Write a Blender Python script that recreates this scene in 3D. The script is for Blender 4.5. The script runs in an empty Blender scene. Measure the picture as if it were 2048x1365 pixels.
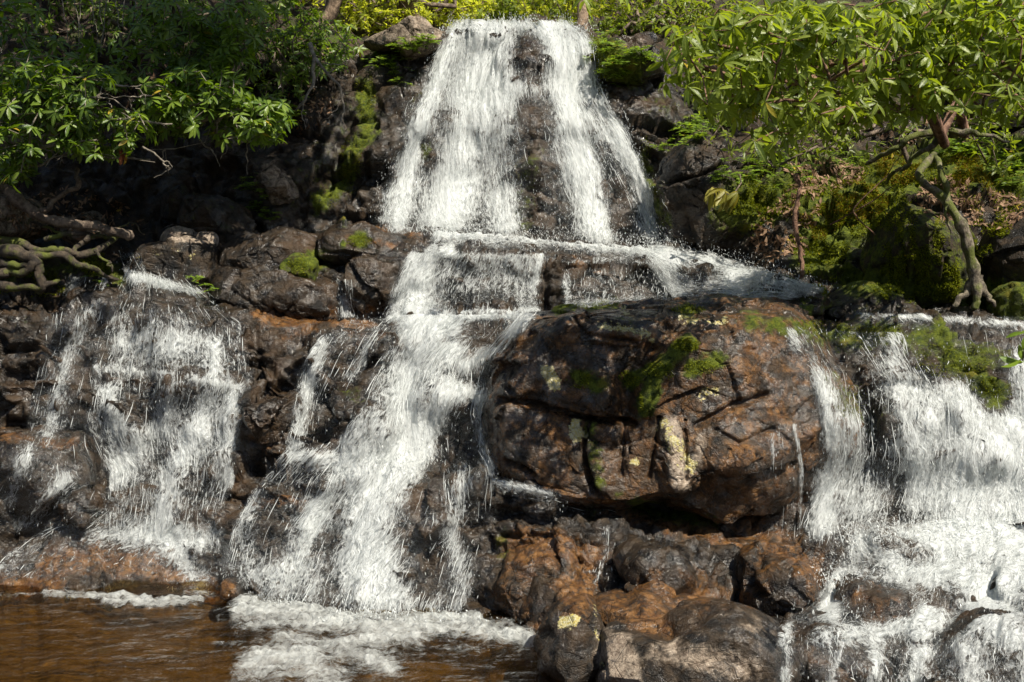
import bpy, math, random
import numpy as np
from mathutils import Vector, Matrix
from mathutils.bvhtree import BVHTree
random.seed(7); rng = np.random.default_rng(11)
R = math.radians
scn = bpy.context.scene; col = scn.collection
# ------------------------------------------------------------------ camera
F = 2196.0; CAMZ = 3.0; PITCH = math.atan(202.5 / F)
cam_d = bpy.data.cameras.new("camera"); cam = bpy.data.objects.new("camera", cam_d); col.objects.link(cam)
cam.location = (0, 0, CAMZ); cam.rotation_euler = (math.pi / 2 - PITCH, 0, 0)
cam_d.sensor_width = 36.0; cam_d.lens = 36.0 * F / 2048.0; cam_d.clip_end = 500; cam_d.clip_start = 0.05
scn.camera = cam
# ------------------------------------------------------------------ world, sun, exposure
SUNV = Vector((0.42, -0.45, 0.82)).normalized()
SUN_EL = math.asin(SUNV.z); SUN_AZ = math.atan2(SUNV.x, SUNV.y)
w = bpy.data.worlds.new("World"); scn.world = w; w.use_nodes = True
nt = w.node_tree; nt.nodes.clear()
sky = nt.nodes.new("ShaderNodeTexSky"); sky.sky_type = 'NISHITA'; sky.sun_disc = False
sky.sun_elevation = SUN_EL; sky.sun_rotation = SUN_AZ
bg = nt.nodes.new("ShaderNodeBackground"); bg.inputs[1].default_value = 0.06
wo = nt.nodes.new("ShaderNodeOutputWorld"); nt.links.new(sky.outputs[0], bg.inputs[0]); nt.links.new(bg.outputs[0], wo.inputs[0])
sd = bpy.data.lights.new("sun", 'SUN'); sd.energy = 5.0; sd.angle = R(0.5); sd.color = (1.0, 0.93, 0.80)
so = bpy.data.objects.new("sun", sd); col.objects.link(so)
so.rotation_euler = SUNV.to_track_quat('Z', 'Y').to_euler(); so.location = (10, -8, 20)
scn.view_settings.view_transform = 'Standard'; scn.view_settings.look = 'None'; scn.view_settings.exposure = 0.75; scn.view_settings.gamma = 1
scn.render.engine = 'CYCLES'
cy = scn.cycles; cy.max_bounces = 7; cy.diffuse_bounces = 3; cy.glossy_bounces = 2; cy.transmission_bounces = 3; cy.transparent_max_bounces = 10
cy.sample_clamp_indirect = 4.0; cy.sample_clamp_direct = 6.0; cy.caustics_reflective = False; cy.caustics_refractive = False
cy.use_denoising = True
try: cy.denoiser = 'OPENIMAGEDENOISE'; cy.denoising_prefilter = 'ACCURATE'
except Exception: pass

# ------------------------------------------------------------------ photo pixel (2048 wide) -> world
cp, sp = math.cos(PITCH), math.sin(PITCH)
def ray(px, py):
    u = (np.asarray(px, float) - 1024) / F; v = -(np.asarray(py, float) - 682.5) / F
    return u, cp + v * sp, v * cp - sp
def P(px, py, Y):
    dx, dy, dz = ray(px, py); t = np.asarray(Y, float) / dy
    return np.stack(np.broadcast_arrays(dx * t, dy * t, CAMZ + dz * t), -1)
def PZ(px, py, z):
    dx, dy, dz = ray(px, py); t = (z - CAMZ) / dz
    return np.stack(np.broadcast_arrays(dx * t, dy * t, CAMZ + dz * t), -1)
def YZ(py, z): return float(PZ(1024, py, z)[1])
def pix(p):
    x, y, z = p[..., 0], p[..., 1], p[..., 2] - CAMZ
    d = y * cp - z * sp; v = (y * sp + z * cp) / d
    return 1024 + F * x / d, 682.5 - F * v

# ------------------------------------------------------------------ noise
def _h(ix, iy, iz, s):
    with np.errstate(over='ignore'):
        h = ix.astype(np.uint32) * np.uint32(374761393) + iy.astype(np.uint32) * np.uint32(668265263) + iz.astype(np.uint32) * np.uint32(2246822519) + np.uint32((s * 3266489917) & 0xffffffff)
        h ^= h >> np.uint32(15); h *= np.uint32(2246822519); h ^= h >> np.uint32(13); h *= np.uint32(3266489917); h ^= h >> np.uint32(16)
    return h.astype(np.float64) / 4294967295.0
def vnoise(p, s=0):
    i = np.floor(p).astype(np.int64); f = p - i; f = f * f * f * (f * (f * 6 - 15) + 10); r = 0
    for a in (0, 1):
        for b in (0, 1):
            for c in (0, 1):
                wgt = (f[..., 0] if a else 1 - f[..., 0]) * (f[..., 1] if b else 1 - f[..., 1]) * (f[..., 2] if c else 1 - f[..., 2])
                r = r + wgt * _h(i[..., 0] + a, i[..., 1] + b, i[..., 2] + c, s)
    return r * 2 - 1
def fbm(p, s=0, o=4):
    r = 0; a = 1.0; t = 0
    for k in range(o):
        r = r + a * vnoise(p * 2.03 ** k + 17.3 * k, s + k); t += a; a *= 0.5
    return r / t
def worley(p, s=0):
    c = np.floor(p).astype(np.int64); best = np.full(p.shape[:-1], 1e9); sec = best.copy()
    off = np.zeros(p.shape); rid = [np.zeros(p.shape[:-1]) for _ in range(3)]
    for a in (-1, 0, 1):
        for b in (-1, 0, 1):
            for d in (-1, 0, 1):
                ii = [c[..., 0] + a, c[..., 1] + b, c[..., 2] + d]
                fp = np.stack([ii[k] + _h(*ii, s + 31 * k + 1) for k in range(3)], -1)
                q = p - fp; ds = (q * q).sum(-1); m = ds < best
                sec = np.where(m, best, np.minimum(sec, ds)); best = np.where(m, ds, best)
                off = np.where(m[..., None], q, off)
                for k in range(3): rid[k] = np.where(m, _h(*ii, s + 97 + k), rid[k])
    return np.sqrt(best), np.sqrt(sec), off, np.stack(rid, -1) * 2 - 1
def facets(p, sc, s=0):
    q = p * sc + 0.16 * np.stack([vnoise(p * sc * 1.3, s + 5), vnoise(p * sc * 1.3, s + 6), vnoise(p * sc * 1.3, s + 7)], -1)
    d1, d2, off, r = worley(q, s)
    edge = np.clip((d2 - d1) / 0.12, 0, 1)
    return (off * r).sum(-1) * 1.7 + 0.45 * r[..., 0] - 0.25 * (1 - edge), edge
def segdist(x, y, pts):
    d = np.full(x.shape, 1e9)
    for (x0, y0), (x1, y1) in zip(pts[:-1], pts[1:]):
        vx, vy = x1 - x0, y1 - y0; L = vx * vx + vy * vy + 1e-9
        t = np.clip(((x - x0) * vx + (y - y0) * vy) / L, 0, 1)
        d = np.minimum(d, np.hypot(x - x0 - t * vx, y - y0 - t * vy))
    return d
def blur(a, n, axis):
    if n < 1: return a
    k = np.exp(-0.5 * (np.arange(-2 * n, 2 * n + 1) / n) ** 2); k /= k.sum()
    b = np.moveaxis(a, axis, 0); pad = np.concatenate([np.repeat(b[:1], 2 * n, 0), b, np.repeat(b[-1:], 2 * n, 0)], 0)
    r = sum(k[i] * pad[i:i + b.shape[0]] for i in range(len(k)))
    return np.moveaxis(r, 0, axis)

# ------------------------------------------------------------------ object helpers
def tag(o, label=None, cat=None, group=None, kind=None):
    if label: o['label'] = label
    if cat: o['category'] = cat
    if group: o['group'] = group
    if kind: o['kind'] = kind
    return o
def mesh(name, V, faces, mats, attrs=None, parent=None, smooth=True, uv=None, fmat=None):
    me = bpy.data.meshes.new(name); V = np.asarray(V, np.float32).reshape(-1, 3)
    me.vertices.add(len(V)); me.vertices.foreach_set('co', V.ravel())
    fs = [np.asarray(f, np.int32) for f in (faces if isinstance(faces, list) else [faces]) if len(f)]
    loops = np.concatenate([f.ravel() for f in fs]); tot = np.concatenate([np.full(len(f), f.shape[1], np.int32) for f in fs])
    st = np.concatenate([[0], np.cumsum(tot)[:-1]]).astype(np.int32)
    me.loops.add(len(loops)); me.loops.foreach_set('vertex_index', loops)
    me.polygons.add(len(tot)); me.polygons.foreach_set('loop_start', st); me.polygons.foreach_set('loop_total', tot)
    me.polygons.foreach_set('use_smooth', np.full(len(tot), smooth))
    if fmat is not None: me.polygons.foreach_set('material_index', np.asarray(fmat, np.int32))
    for k, a in (attrs or {}).items():
        at = me.attributes.new(k, 'FLOAT', 'POINT'); at.data.foreach_set('value', np.asarray(a, np.float32).ravel())
    if uv is not None:
        at = me.attributes.new('flow', 'FLOAT_VECTOR', 'POINT'); at.data.foreach_set('vector', np.asarray(uv, np.float32).ravel())
    me.update(calc_edges=True); me.validate()
    for m in (mats if isinstance(mats, (list, tuple)) else [mats]): me.materials.append(m)
    o = bpy.data.objects.new(name, me); col.objects.link(o)
    if parent is not None: o.parent = parent
    return o
def empty(name, loc):
    o = bpy.data.objects.new(name, None); col.objects.link(o); o.location = [float(v) for v in loc]; o.empty_display_size = 0.1
    bpy.context.view_layer.update(); return o
def pmesh(parent, *a, **k):
    o = mesh(*a, **k); o.parent = parent; o.matrix_parent_inverse = Matrix.Translation(-Vector(parent.location)); return o
def gridfaces(nr, nc, wrap=False):
    i, j = np.meshgrid(np.arange(nr - 1), np.arange(nc if wrap else nc - 1), indexing='ij'); j2 = (j + 1) % nc
    return np.stack([i * nc + j, i * nc + j2, (i + 1) * nc + j2, (i + 1) * nc + j], -1).reshape(-1, 4)
def gnormals(G):
    du = np.gradient(G, axis=1); dv = np.gradient(G, axis=0); n = np.cross(dv, du)
    return n / (np.linalg.norm(n, axis=-1, keepdims=True) + 1e-9)

# ------------------------------------------------------------------ materials
class NT:
    def __init__(s, name):
        s.m = bpy.data.materials.new(name); s.m.use_nodes = True; s.t = s.m.node_tree; s.t.nodes.clear()
        s.out = s.n('OutputMaterial')
    def n(s, typ, **kw):
        nd = s.t.nodes.new('ShaderNode' + typ)
        for k, v in kw.items(): setattr(nd, k, v)
        return nd
    def put(s, sock, v):
        if hasattr(v, 'is_linked') or isinstance(v, bpy.types.NodeSocket): s.t.links.new(v, sock)
        elif isinstance(v, (tuple, list)) and len(v) == 3 and sock.type == 'RGBA': sock.default_value = (*v, 1)
        else: sock.default_value = v
    def math(s, op, a, b=0.5, c=None, clamp=False):
        nd = s.n('Math', operation=op, use_clamp=clamp); s.put(nd.inputs[0], a); s.put(nd.inputs[1], b)
        if c is not None: s.put(nd.inputs[2], c)
        return nd.outputs[0]
    def mix(s, f, a, b):
        nd = s.n('Mix', data_type='RGBA'); s.put(nd.inputs[0], f); s.put(nd.inputs[6], a); s.put(nd.inputs[7], b); return nd.outputs[2]
    def attr(s, name, vec=False):
        nd = s.n('Attribute', attribute_name=name); return nd.outputs['Vector' if vec else 'Fac']
    def coord(s): return s.n('TexCoord').outputs['Object']
    def scale(s, v, sc, loc=(0, 0, 0)):
        nd = s.n('Mapping'); s.put(nd.inputs[0], v); nd.inputs['Scale'].default_value = sc; nd.inputs['Location'].default_value = loc; return nd.outputs[0]
    def noise(s, v, sc, det=4, rough=0.55, dist=0.0):
        nd = s.n('TexNoise'); s.put(nd.inputs['Vector'], v); nd.inputs['Scale'].default_value = sc; nd.inputs['Detail'].default_value = det
        nd.inputs['Roughness'].default_value = rough; nd.inputs['Distortion'].default_value = dist; return nd.outputs[0]
    def vor(s, v, sc, feat='F1', out=0):
        nd = s.n('TexVoronoi', feature=feat); s.put(nd.inputs['Vector'], v); nd.inputs['Scale'].default_value = sc; return nd.outputs[out]
    def ramp(s, v, a, b, lo=0.0, hi=1.0, smooth=True):
        nd = s.n('MapRange', interpolation_type='SMOOTHSTEP' if smooth else 'LINEAR'); s.put(nd.inputs[0], v); s.put(nd.inputs[1], a); s.put(nd.inputs[2], b)
        nd.inputs[3].default_value = lo; nd.inputs[4].default_value = hi; return nd.outputs[0]
    def bump(s, h, dist, strength=1.0, nrm=None):
        nd = s.n('Bump'); s.put(nd.inputs['Height'], h); nd.inputs['Distance'].default_value = dist; nd.inputs['Strength'].default_value = strength
        if nrm is not None: s.put(nd.inputs['Normal'], nrm)
        return nd.outputs[0]
    def pbsdf(s, color, rough, nrm=None, spec=0.5, **kw):
        b = s.n('BsdfPrincipled'); s.put(b.inputs['Base Color'], color); s.put(b.inputs['Roughness'], rough); s.put(b.inputs['Specular IOR Level'], spec)
        if nrm is not None: s.put(b.inputs['Normal'], nrm)
        for k, v in kw.items(): s.put(b.inputs[k.replace('_', ' ')], v)
        return b.outputs[0]
    def done(s, sh): s.t.links.new(sh, s.out.inputs[0]); return s.m
    def mixs(s, f, a, b):
        nd = s.n('MixShader'); s.put(nd.inputs[0], f); s.t.links.new(a, nd.inputs[1]); s.t.links.new(b, nd.inputs[2]); return nd.outputs[0]

def mat_rock(name='wet_rock'):
    t = NT(name); c = t.coord(); moss, rust, pale, dry, lich = [t.attr(k) for k in ('moss', 'rust', 'pale', 'dry', 'lichen')]
    big = t.noise(c, 1.7, 5, .6); mid = t.noise(c, 9, 6, .65); fine = t.noise(c, 55, 5, .7); grain = t.noise(c, 170, 3, .7)
    base = t.mix(t.ramp(mid, .38, .66), (.0055, .0045, .0035), (.044, .029, .016))
    base = t.mix(t.math('MULTIPLY', t.ramp(big, .5, .68), .5), base, (.080, .044, .019))
    base = t.mix(t.ramp(fine, .55, .75, 0, .3), base, (.11, .08, .05))
    rm = t.ramp(t.math('ADD', rust, t.math('MULTIPLY', t.math('SUBTRACT', t.noise(c, 6, 6, .7, .6), .5), 1.7)), .43, .84)
    rcol = t.mix(t.ramp(t.noise(c, 11, 4, .6), .35, .65), (.095, .040, .012), (.215, .105, .033))
    rcol = t.mix(t.ramp(t.noise(c, 17, 7, .8), .46, .60, 0, .92), rcol, (.02, .013, .009))
    base = t.mix(rm, base, rcol)
    pm = t.ramp(t.math('ADD', pale, t.math('MULTIPLY', t.math('SUBTRACT', t.noise(c, 8, 6, .75), .5), 1.1)), .38, .72)
    pcol = t.mix(t.ramp(t.noise(c, 20, 6, .75), .35, .62), (.15, .11, .08), (.42, .34, .26))
    pcol = t.mix(t.ramp(t.noise(c, 5, 7, .8), .57, .63, 0, .85), pcol, (.035, .03, .03))
    base = t.mix(pm, base, pcol)
    lm = t.math('MULTIPLY', t.ramp(t.math('ADD', t.math('MULTIPLY', lich, .32), t.noise(c, 13, 7, .75, .4)), .74, .78), 1.0)
    base = t.mix(lm, base, t.mix(t.ramp(fine, .4, .6), (.42, .34, .08), (.50, .47, .30)))
    mm = t.ramp(t.math('ADD', moss, t.math('MULTIPLY', t.math('SUBTRACT', t.noise(c, 10, 6, .7), .5), 1.5)), .36, .70)
    mcol = t.mix(t.ramp(t.noise(c, 16, 6, .75), .34, .62), (.022, .040, .004), (.135, .165, .012))
    mcol = t.mix(t.ramp(t.noise(c, 4, 3, .6), .55, .7, 0, .6), mcol, (.20, .15, .015))
    base = t.mix(mm, base, mcol)
    wetf = t.math('MULTIPLY', t.math('SUBTRACT', 1.0, dry, clamp=True), t.math('SUBTRACT', 1.0, mm, clamp=True))
    rg = t.math('SUBTRACT', .85, t.math('MULTIPLY', wetf, t.ramp(mid, .3, .7, .64, .45)))
    h = t.math('ADD', t.math('MULTIPLY', mid, 1.6), t.math('ADD', t.math('MULTIPLY', fine, .55), t.math('MULTIPLY', grain, .16)))
    crack = t.ramp(t.vor(t.scale(c, (1, 1, 1.8)), 5.5, 'DISTANCE_TO_EDGE'), 0, .03, -.25, 0)
    h = t.math('ADD', h, crack)
    h = t.math('ADD', h, t.math('MULTIPLY', mm, t.math('MULTIPLY', t.noise(c, 90, 3, .8), .9)))
    nb = t.bump(h, .026, 1.0)
    cb = t.bump(t.math('ADD', t.math('MULTIPLY', mid, 2.2), t.math('ADD', t.math('MULTIPLY', t.noise(t.scale(c, (1, 1, .55)), 30, 2, .6), .62), t.math('MULTIPLY', t.noise(c, 75, 1, .5), .12))), .018, 1.0)
    wetc = t.math('MULTIPLY', wetf, t.ramp(t.noise(c, 5, 4, .6), .42, .60, .06, .85))
    b = t.n('BsdfPrincipled'); t.put(b.inputs['Base Color'], base); t.put(b.inputs['Roughness'], rg); t.put(b.inputs['Normal'], nb)
    t.put(b.inputs['Coat Weight'], wetc); b.inputs['Coat IOR'].default_value = 1.6; b.inputs['Coat Roughness'].default_value = .17; t.put(b.inputs['Coat Normal'], cb)
    b.inputs['Specular IOR Level'].default_value = .3
    return t.done(b.outputs[0])
ROCK = mat_rock()
def mat_bed():
    t = NT('pool_bed'); c = t.coord()
    k = t.mix(t.ramp(t.noise(c, 3.5, 6, .6), .35, .65), (.06, .042, .013), (.21, .13, .04))
    k = t.mix(t.ramp(t.vor(c, 4), .1, .3), k, (.09, .055, .018))
    return t.done(t.pbsdf(k, .8, t.bump(t.noise(c, 8, 5), .06)))
BED = mat_bed()
def mat_soil():
    t = NT('forest_soil'); c = t.coord()
    k = t.mix(t.ramp(t.noise(c, 8, 6, .7), .35, .65), (.012, .009, .006), (.075, .045, .025))
    k = t.mix(t.ramp(t.vor(c, 26, out=0), .1, .35, .8, 0), k, (.19, .12, .07))
    k = t.mix(t.math('MULTIPLY', t.ramp(t.noise(c, 2.4, 5, .7), .5, .62), .8), k, (.06, .08, .01))
    return t.done(t.pbsdf(k, .9, t.bump(t.noise(c, 30, 6, .8), .06)))
SOIL = mat_soil()
def mat_leaf(name, dark, light, trans, tf=.4, rough=.38, spec=.5):
    t = NT(name); v = t.attr('tint'); e = t.attr('rib')
    k = t.mix(v, dark, light); k = t.mix(t.ramp(e, .75, 1.0, 0, .5), k, tuple(min(1, x * 1.7 + .02) for x in light))
    k = t.mix(t.ramp(v, .985, .99), k, (.40, .28, .03))
    g = t.bump(t.noise(t.coord(), 60, 2), .004)
    a = t.pbsdf(k, rough, g, spec); tr = t.n('BsdfTranslucent'); t.put(tr.inputs[0], t.mix(v, tuple(x * .7 for x in trans), trans))
    return t.done(t.mixs(tf, a, tr.outputs[0]))
LEAF_L = mat_leaf('rhododendron_leaf_shaded', (.040, .088, .013), (.17, .24, .030), (.26, .42, .01), .38)  # darker copy of the rhododendron leaf, bank shade put into its colour
LEAF_R = mat_leaf('rhododendron_leaf_sunlit', (.050, .085, .012), (.24, .29, .050), (.44, .56, .02), .45, .38, .4)  # lighter copy of the same leaf, sunlight put into its colour
LEAF_B = mat_leaf('backlit_leaf', (.045, .08, .008), (.36, .40, .03), (.85, .90, .06), .6, .5)
LEAF_F = mat_leaf('fern_leaf', (.07, .13, .010), (.19, .28, .018), (.42, .60, .02), .4, .5)
LEAF_M = mat_leaf('moss_tuft', (.05, .07, .005), (.23, .25, .014), (.35, .4, .01), .3, .8, .1)
LEAF_O = mat_leaf('golden_moss_tuft', (.10, .07, .008), (.32, .22, .02), (.3, .2, .01), .3, .8, .1)
LEAF_Y = mat_leaf('yellowing_leaf', (.12, .14, .02), (.26, .23, .05), (.6, .5, .05), .35, .45)
LEAF_D = mat_leaf('dead_leaf', (.09, .045, .022), (.34, .22, .14), (.25, .12, .05), .15, .7, .2)
LEAF_RED = mat_leaf('rusty_leaf', (.22, .05, .02), (.36, .12, .05), (.4, .1, .03), .2, .6, .2)
def mat_bark(name, a, b, mossy=0.0, ring=False):
    t = NT(name); c = t.coord()
    k = t.mix(t.ramp(t.noise(c, 14, 6, .7), .38, .64), a, b)
    k = t.mix(t.ramp(t.noise(c, 40, 4, .7), .58, .7, 0, .6), k, tuple(x * .25 for x in a))
    if mossy: k = t.mix(t.math('MULTIPLY', t.ramp(t.noise(c, 4, 6, .7), .6 - mossy * .35, .72 - mossy * .3), .95), k, (.10, .12, .01))
    h = t.noise(t.scale(c, (1, 1, .35)), 45, 5, .75)
    return t.done(t.pbsdf(k, .75, t.bump(h, .03)))
BARK = mat_bark('bark', (.07, .048, .034), (.24, .18, .13))
BARK_RED = mat_bark('reddish_bark', (.10, .045, .026), (.30, .17, .11))
BARK_GREY = mat_bark('grey_twig', (.13, .11, .085), (.36, .31, .25))
BARK_MOSS = mat_bark('mossy_bark', (.07, .055, .04), (.30, .25, .18), .5)
BARK_ROOT = mat_bark('dark_root_bark', (.022, .016, .011), (.095, .07, .045), .4)
BARK_BG = mat_bark('trunk_bark', (.10, .065, .04), (.34, .24, .16))
def foam_shader(t, col=(.80, .83, .83), nrm=None):
    a = t.pbsdf(col, .42, nrm, .5); tr = t.n('BsdfTranslucent'); t.put(tr.inputs[0], (.85, .88, .87))
    return t.mixs(.40, a, tr.outputs[0])
def mat_sheet(name, su, sv, web=0.0):
    t = NT(name); fl = t.attr('flow', True); d = t.attr('dens')
    warp = t.n('VectorMath', operation='MULTIPLY_ADD')
    wn = t.n('TexNoise'); t.put(wn.inputs['Vector'], fl); wn.inputs['Scale'].default_value = 5; wn.inputs['Detail'].default_value = 3
    t.put(warp.inputs[0], wn.outputs['Color']); warp.inputs[1].default_value = (.10 + web, .12 + web, .1); t.put(warp.inputs[2], fl)
    q = t.scale(warp.outputs[0], (su, sv, 1)); n1 = t.noise(q, 1, 5, .68); q2 = t.scale(warp.outputs[0], (su * 3.1, sv * 2.4, 1), (3, 7, 1)); n2 = t.noise(q2, 1, 3, .6)
    big = t.noise(t.scale(fl, (3, 1.6, 1), (1, 9, 4)), 1, 3, .5)
    n = t.math('ADD', t.math('MULTIPLY', n1, .47), t.math('ADD', t.math('MULTIPLY', n2, .41), t.math('MULTIPLY', big, .12)))
    th = t.math('SUBTRACT', .735, t.math('MULTIPLY', d, .46))
    a = t.ramp(n, t.math('SUBTRACT', th, .03), t.math('ADD', th, .115), 0, 1, False)
    a = t.math('MULTIPLY', a, t.ramp(d, .02, .12))
    nb = t.bump(n, .055, 1.0)
    tr = t.n('BsdfTransparent')
    gl = t.n('BsdfGlossy'); gl.inputs['Roughness'].default_value = .12; t.put(gl.inputs['Normal'], t.bump(t.noise(q2, 1.3, 3), .05)); t.put(gl.inputs[0], (.9, .95, .95))
    film = t.mixs(t.math('MULTIPLY', t.ramp(d, .05, .4), .055), tr.outputs[0], gl.outputs[0])
    return t.done(t.mixs(a, film, foam_shader(t, (.74, .77, .77), nb)))
SHEET = mat_sheet('falling_water', 27, 7.5, .05)
SHEET_LONG = mat_sheet('plunging_water', 25, 4.2)
SHEET_WEB = mat_sheet('sliding_water', 17, 10, .16)
def mat_foam():
    t = NT('white_foam'); c = t.coord()
    return t.done(foam_shader(t, (.82, .85, .84), t.bump(t.noise(c, 40, 4, .7), .03)))
FOAM = mat_foam()
def mat_strand():
    t = NT('water_strands'); return t.done(foam_shader(t, (.84, .87, .87)))
STRAND = mat_strand()
def mat_poolfoam():
    t = NT('pool_foam'); c = t.coord(); d = t.attr('dens')
    wn = t.n('TexNoise'); t.put(wn.inputs['Vector'], c); wn.inputs['Scale'].default_value = 4; wn.inputs['Detail'].default_value = 3
    wp = t.n('VectorMath', operation='MULTIPLY_ADD'); t.put(wp.inputs[0], wn.outputs['Color']); wp.inputs[1].default_value = (.25, .25, .1); t.put(wp.inputs[2], c)
    n = t.math('ADD', t.math('MULTIPLY', t.noise(t.scale(wp.outputs[0], (9, 14, 9)), 1, 6, .72), .7), t.math('MULTIPLY', t.noise(wp.outputs[0], 34, 4, .6), .3))
    th = t.math('SUBTRACT', .76, t.math('MULTIPLY', d, .47))
    a = t.math('MULTIPLY', t.ramp(n, t.math('SUBTRACT', th, .05), t.math('ADD', th, .28), 0, 1, False), t.ramp(d, .02, .12))
    tr = t.n('BsdfTransparent')
    return t.done(t.mixs(a, tr.outputs[0], foam_shader(t, (.80, .83, .81), t.bump(n, .10))))
POOLFOAM = mat_poolfoam()
def mat_pool():
    t = NT('amber_pool_water'); c = t.coord()
    nb = t.bump(t.math('ADD', t.noise(t.scale(c, (3.5, 11, 3)), 1, 5, .6, .3), t.math('MULTIPLY', t.noise(c, 30, 2), .05)), .06)
    tr = t.n('BsdfTransparent'); t.put(tr.inputs[0], (.70, .58, .32))
    gl = t.n('BsdfGlossy'); gl.inputs['Roughness'].default_value = .05; t.put(gl.inputs['Normal'], nb)
    fr = t.n('Fresnel'); fr.inputs[0].default_value = 1.33; t.put(fr.inputs[1], nb)
    return t.done(t.mixs(fr.outputs[0], tr.outputs[0], gl.outputs[0]))
POOL = mat_pool()

# ------------------------------------------------------------------ feature masks given in photo coordinates
def mask(px, py, items):
    m = np.zeros(px.shape)
    for it in items:
        pts, wd, v = it; d = segdist(px, py, pts if len(pts) > 1 else pts * 2)
        m = np.maximum(m, v * np.exp(-(d / wd) ** 2))
    return m
MOSS = [([(1372, 690), (1310, 745), (1290, 815)], 24, 1), ([(1160, 755), (1200, 770)], 26, .8), ([(1260, 765), (1300, 735)], 22, .9), ([(1380, 740), (1430, 720)], 26, .75),
        ([(1120, 625), (1230, 598)], 12, .9), ([(1377, 620)], 26, .7), ([(1240, 640), (1330, 690)], 30, .35), ([(1180, 860), (1200, 960)], 26, .55), ([(1270, 1010), (1420, 1050)], 26, .7), ([(1000, 1075), (1010, 1110)], 25, .5),
        ([(1500, 640), (1750, 690), (2000, 720)], 34, .62), ([(1650, 760), (1740, 860)], 30, .5), ([(1870, 700), (1990, 790)], 36, .8), ([(720, 480)], 22, .9), ([(690, 490)], 10, .8),
        ([(730, 180), (740, 280), (640, 400)], 30, .75), ([(560, 420), (640, 330), (700, 200)], 60, .35), ([(1060, 330), (1040, 450)], 45, .45), ([(1290, 300), (1330, 450)], 22, .6),
        ([(855, 310)], 25, .6), ([(820, 230), (870, 180)], 14, .4), ([(1320, 200), (1420, 250)], 60, .4), ([(600, 530), (640, 520)], 26, .9), ([(1205, 110), (1260, 140)], 45, .9),
        ([(1480, 420), (1600, 380), (1700, 350)], 70, .85), ([(1640, 500), (1700, 430), (1800, 340), (1900, 330), (2000, 330), (2100, 350)], 75, .95), ([(1700, 560), (1980, 590), (2100, 600)], 40, .8),
        ([(0, 560), (180, 520), (230, 540)], 30, .7), ([(100, 60), (500, 60)], 120, .4), ([(-100, 200), (-400, 300)], 200, .5), ([(2300, 300), (2500, 500)], 200, .8), ([(680, 790), (720, 800)], 22, .5), ([(1180, 1020), (1240, 990)], 20, .4),
        ([(0, 620), (60, 640)], 60, .3)]
RUST = [([(520, 640), (600, 655), (740, 640)], 22, .95), ([(700, 680), (760, 680)], 30, .5), ([(1030, 1090), (1180, 1110), (1150, 1200)], 50, .95), ([(1010, 1200), (1060, 1250)], 60, .7), ([(1060, 960), (1250, 1020), (1500, 1100)], 22, .8),
        ([(1250, 1000), (1300, 1070)], 40, .5), ([(1500, 1050), (1620, 1130)], 50, .75), ([(1300, 1180), (1620, 1190)], 60, .6), ([(1480, 880), (1420, 960), (1520, 990)], 42, .75), ([(1500, 700), (1560, 740), (1520, 800)], 34, .62),
        ([(1040, 780), (1100, 800), (1180, 830)], 30, .55), ([(1000, 900), (1100, 950)], 30, .6), ([(1400, 640), (1500, 655)], 20, .6), ([(1060, 720)], 40, .45), ([(1220, 1215), (1330, 1250)], 24, .95),
        ([(100, 1130), (300, 1120), (430, 1180)], 50, .8), ([(0, 1170), (100, 1180)], 50, .7), ([(490, 1000), (600, 990)], 22, .8), ([(530, 880), (560, 920)], 35, .5), ([(0, 870), (160, 890)], 18, .7),
        ([(1600, 1200), (1760, 1200), (1850, 1250)], 50, .55), ([(1600, 1290), (1700, 1365)], 50, .5), ([(640, 320), (620, 400)], 60, .3), ([(700, 475), (840, 500)], 12, .7), ([(1150, 530), (1250, 535)], 14, .6), ([(1330, 170), (1400, 250)], 50, .25),
        ([(560, 480), (620, 500)], 22, .35), ([(270, 530), (380, 500)], 40, .25)]
PALE = [([(1345, 850), (1360, 960)], 24, .8), ([(1400, 870), (1390, 930)], 20, .6), ([(1230, 1300), (1260, 1400)], 55, .85), ([(1330, 1300), (1500, 1340)], 60, .55), ([(1480, 1250), (1540, 1270)], 20, .5),
        ([(545, 350), (580, 390)], 25, .75), ([(0, 400), (50, 430)], 40, .65), ([(130, 445), (200, 460)], 30, .6), ([(740, 75), (880, 75)], 22, .7), ([(1220, 100), (1280, 95)], 10, .5), ([(1250, 660)], 24, .45),
        ([(330, 420), (430, 440)], 40, .25), ([(1700, 200), (1640, 300)], 60, .5), ([(2000, 60), (2048, 150)], 60, .5), ([(1010, 400)], 60, .15), ([(340, 470), (420, 475)], 12, .7), ([(1300, 1200), (1335, 1205)], 14, .3)]
LICH = [([(1100, 740), (1112, 775)], 14, 1.4), ([(1148, 850), (1155, 875)], 14, 1.4), ([(1200, 650), (1300, 665)], 16, .85), ([(1240, 610), (1260, 630)], 10, .8), ([(1360, 635), (1450, 640)], 14, .8), ([(1400, 790), (1440, 780)], 16, .8),
        ([(1330, 850), (1380, 930)], 22, .9), ([(1270, 920)], 14, .9), ([(1130, 1250), (1150, 1240)], 16, 1.4), ([(1310, 1030)], 20, .6), ([(290, 500), (420, 510)], 30, .5), ([(1190, 1210), (1200, 1330)], 12, .6), ([(1400, 1000), (1500, 960)], 20, .3)]
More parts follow.
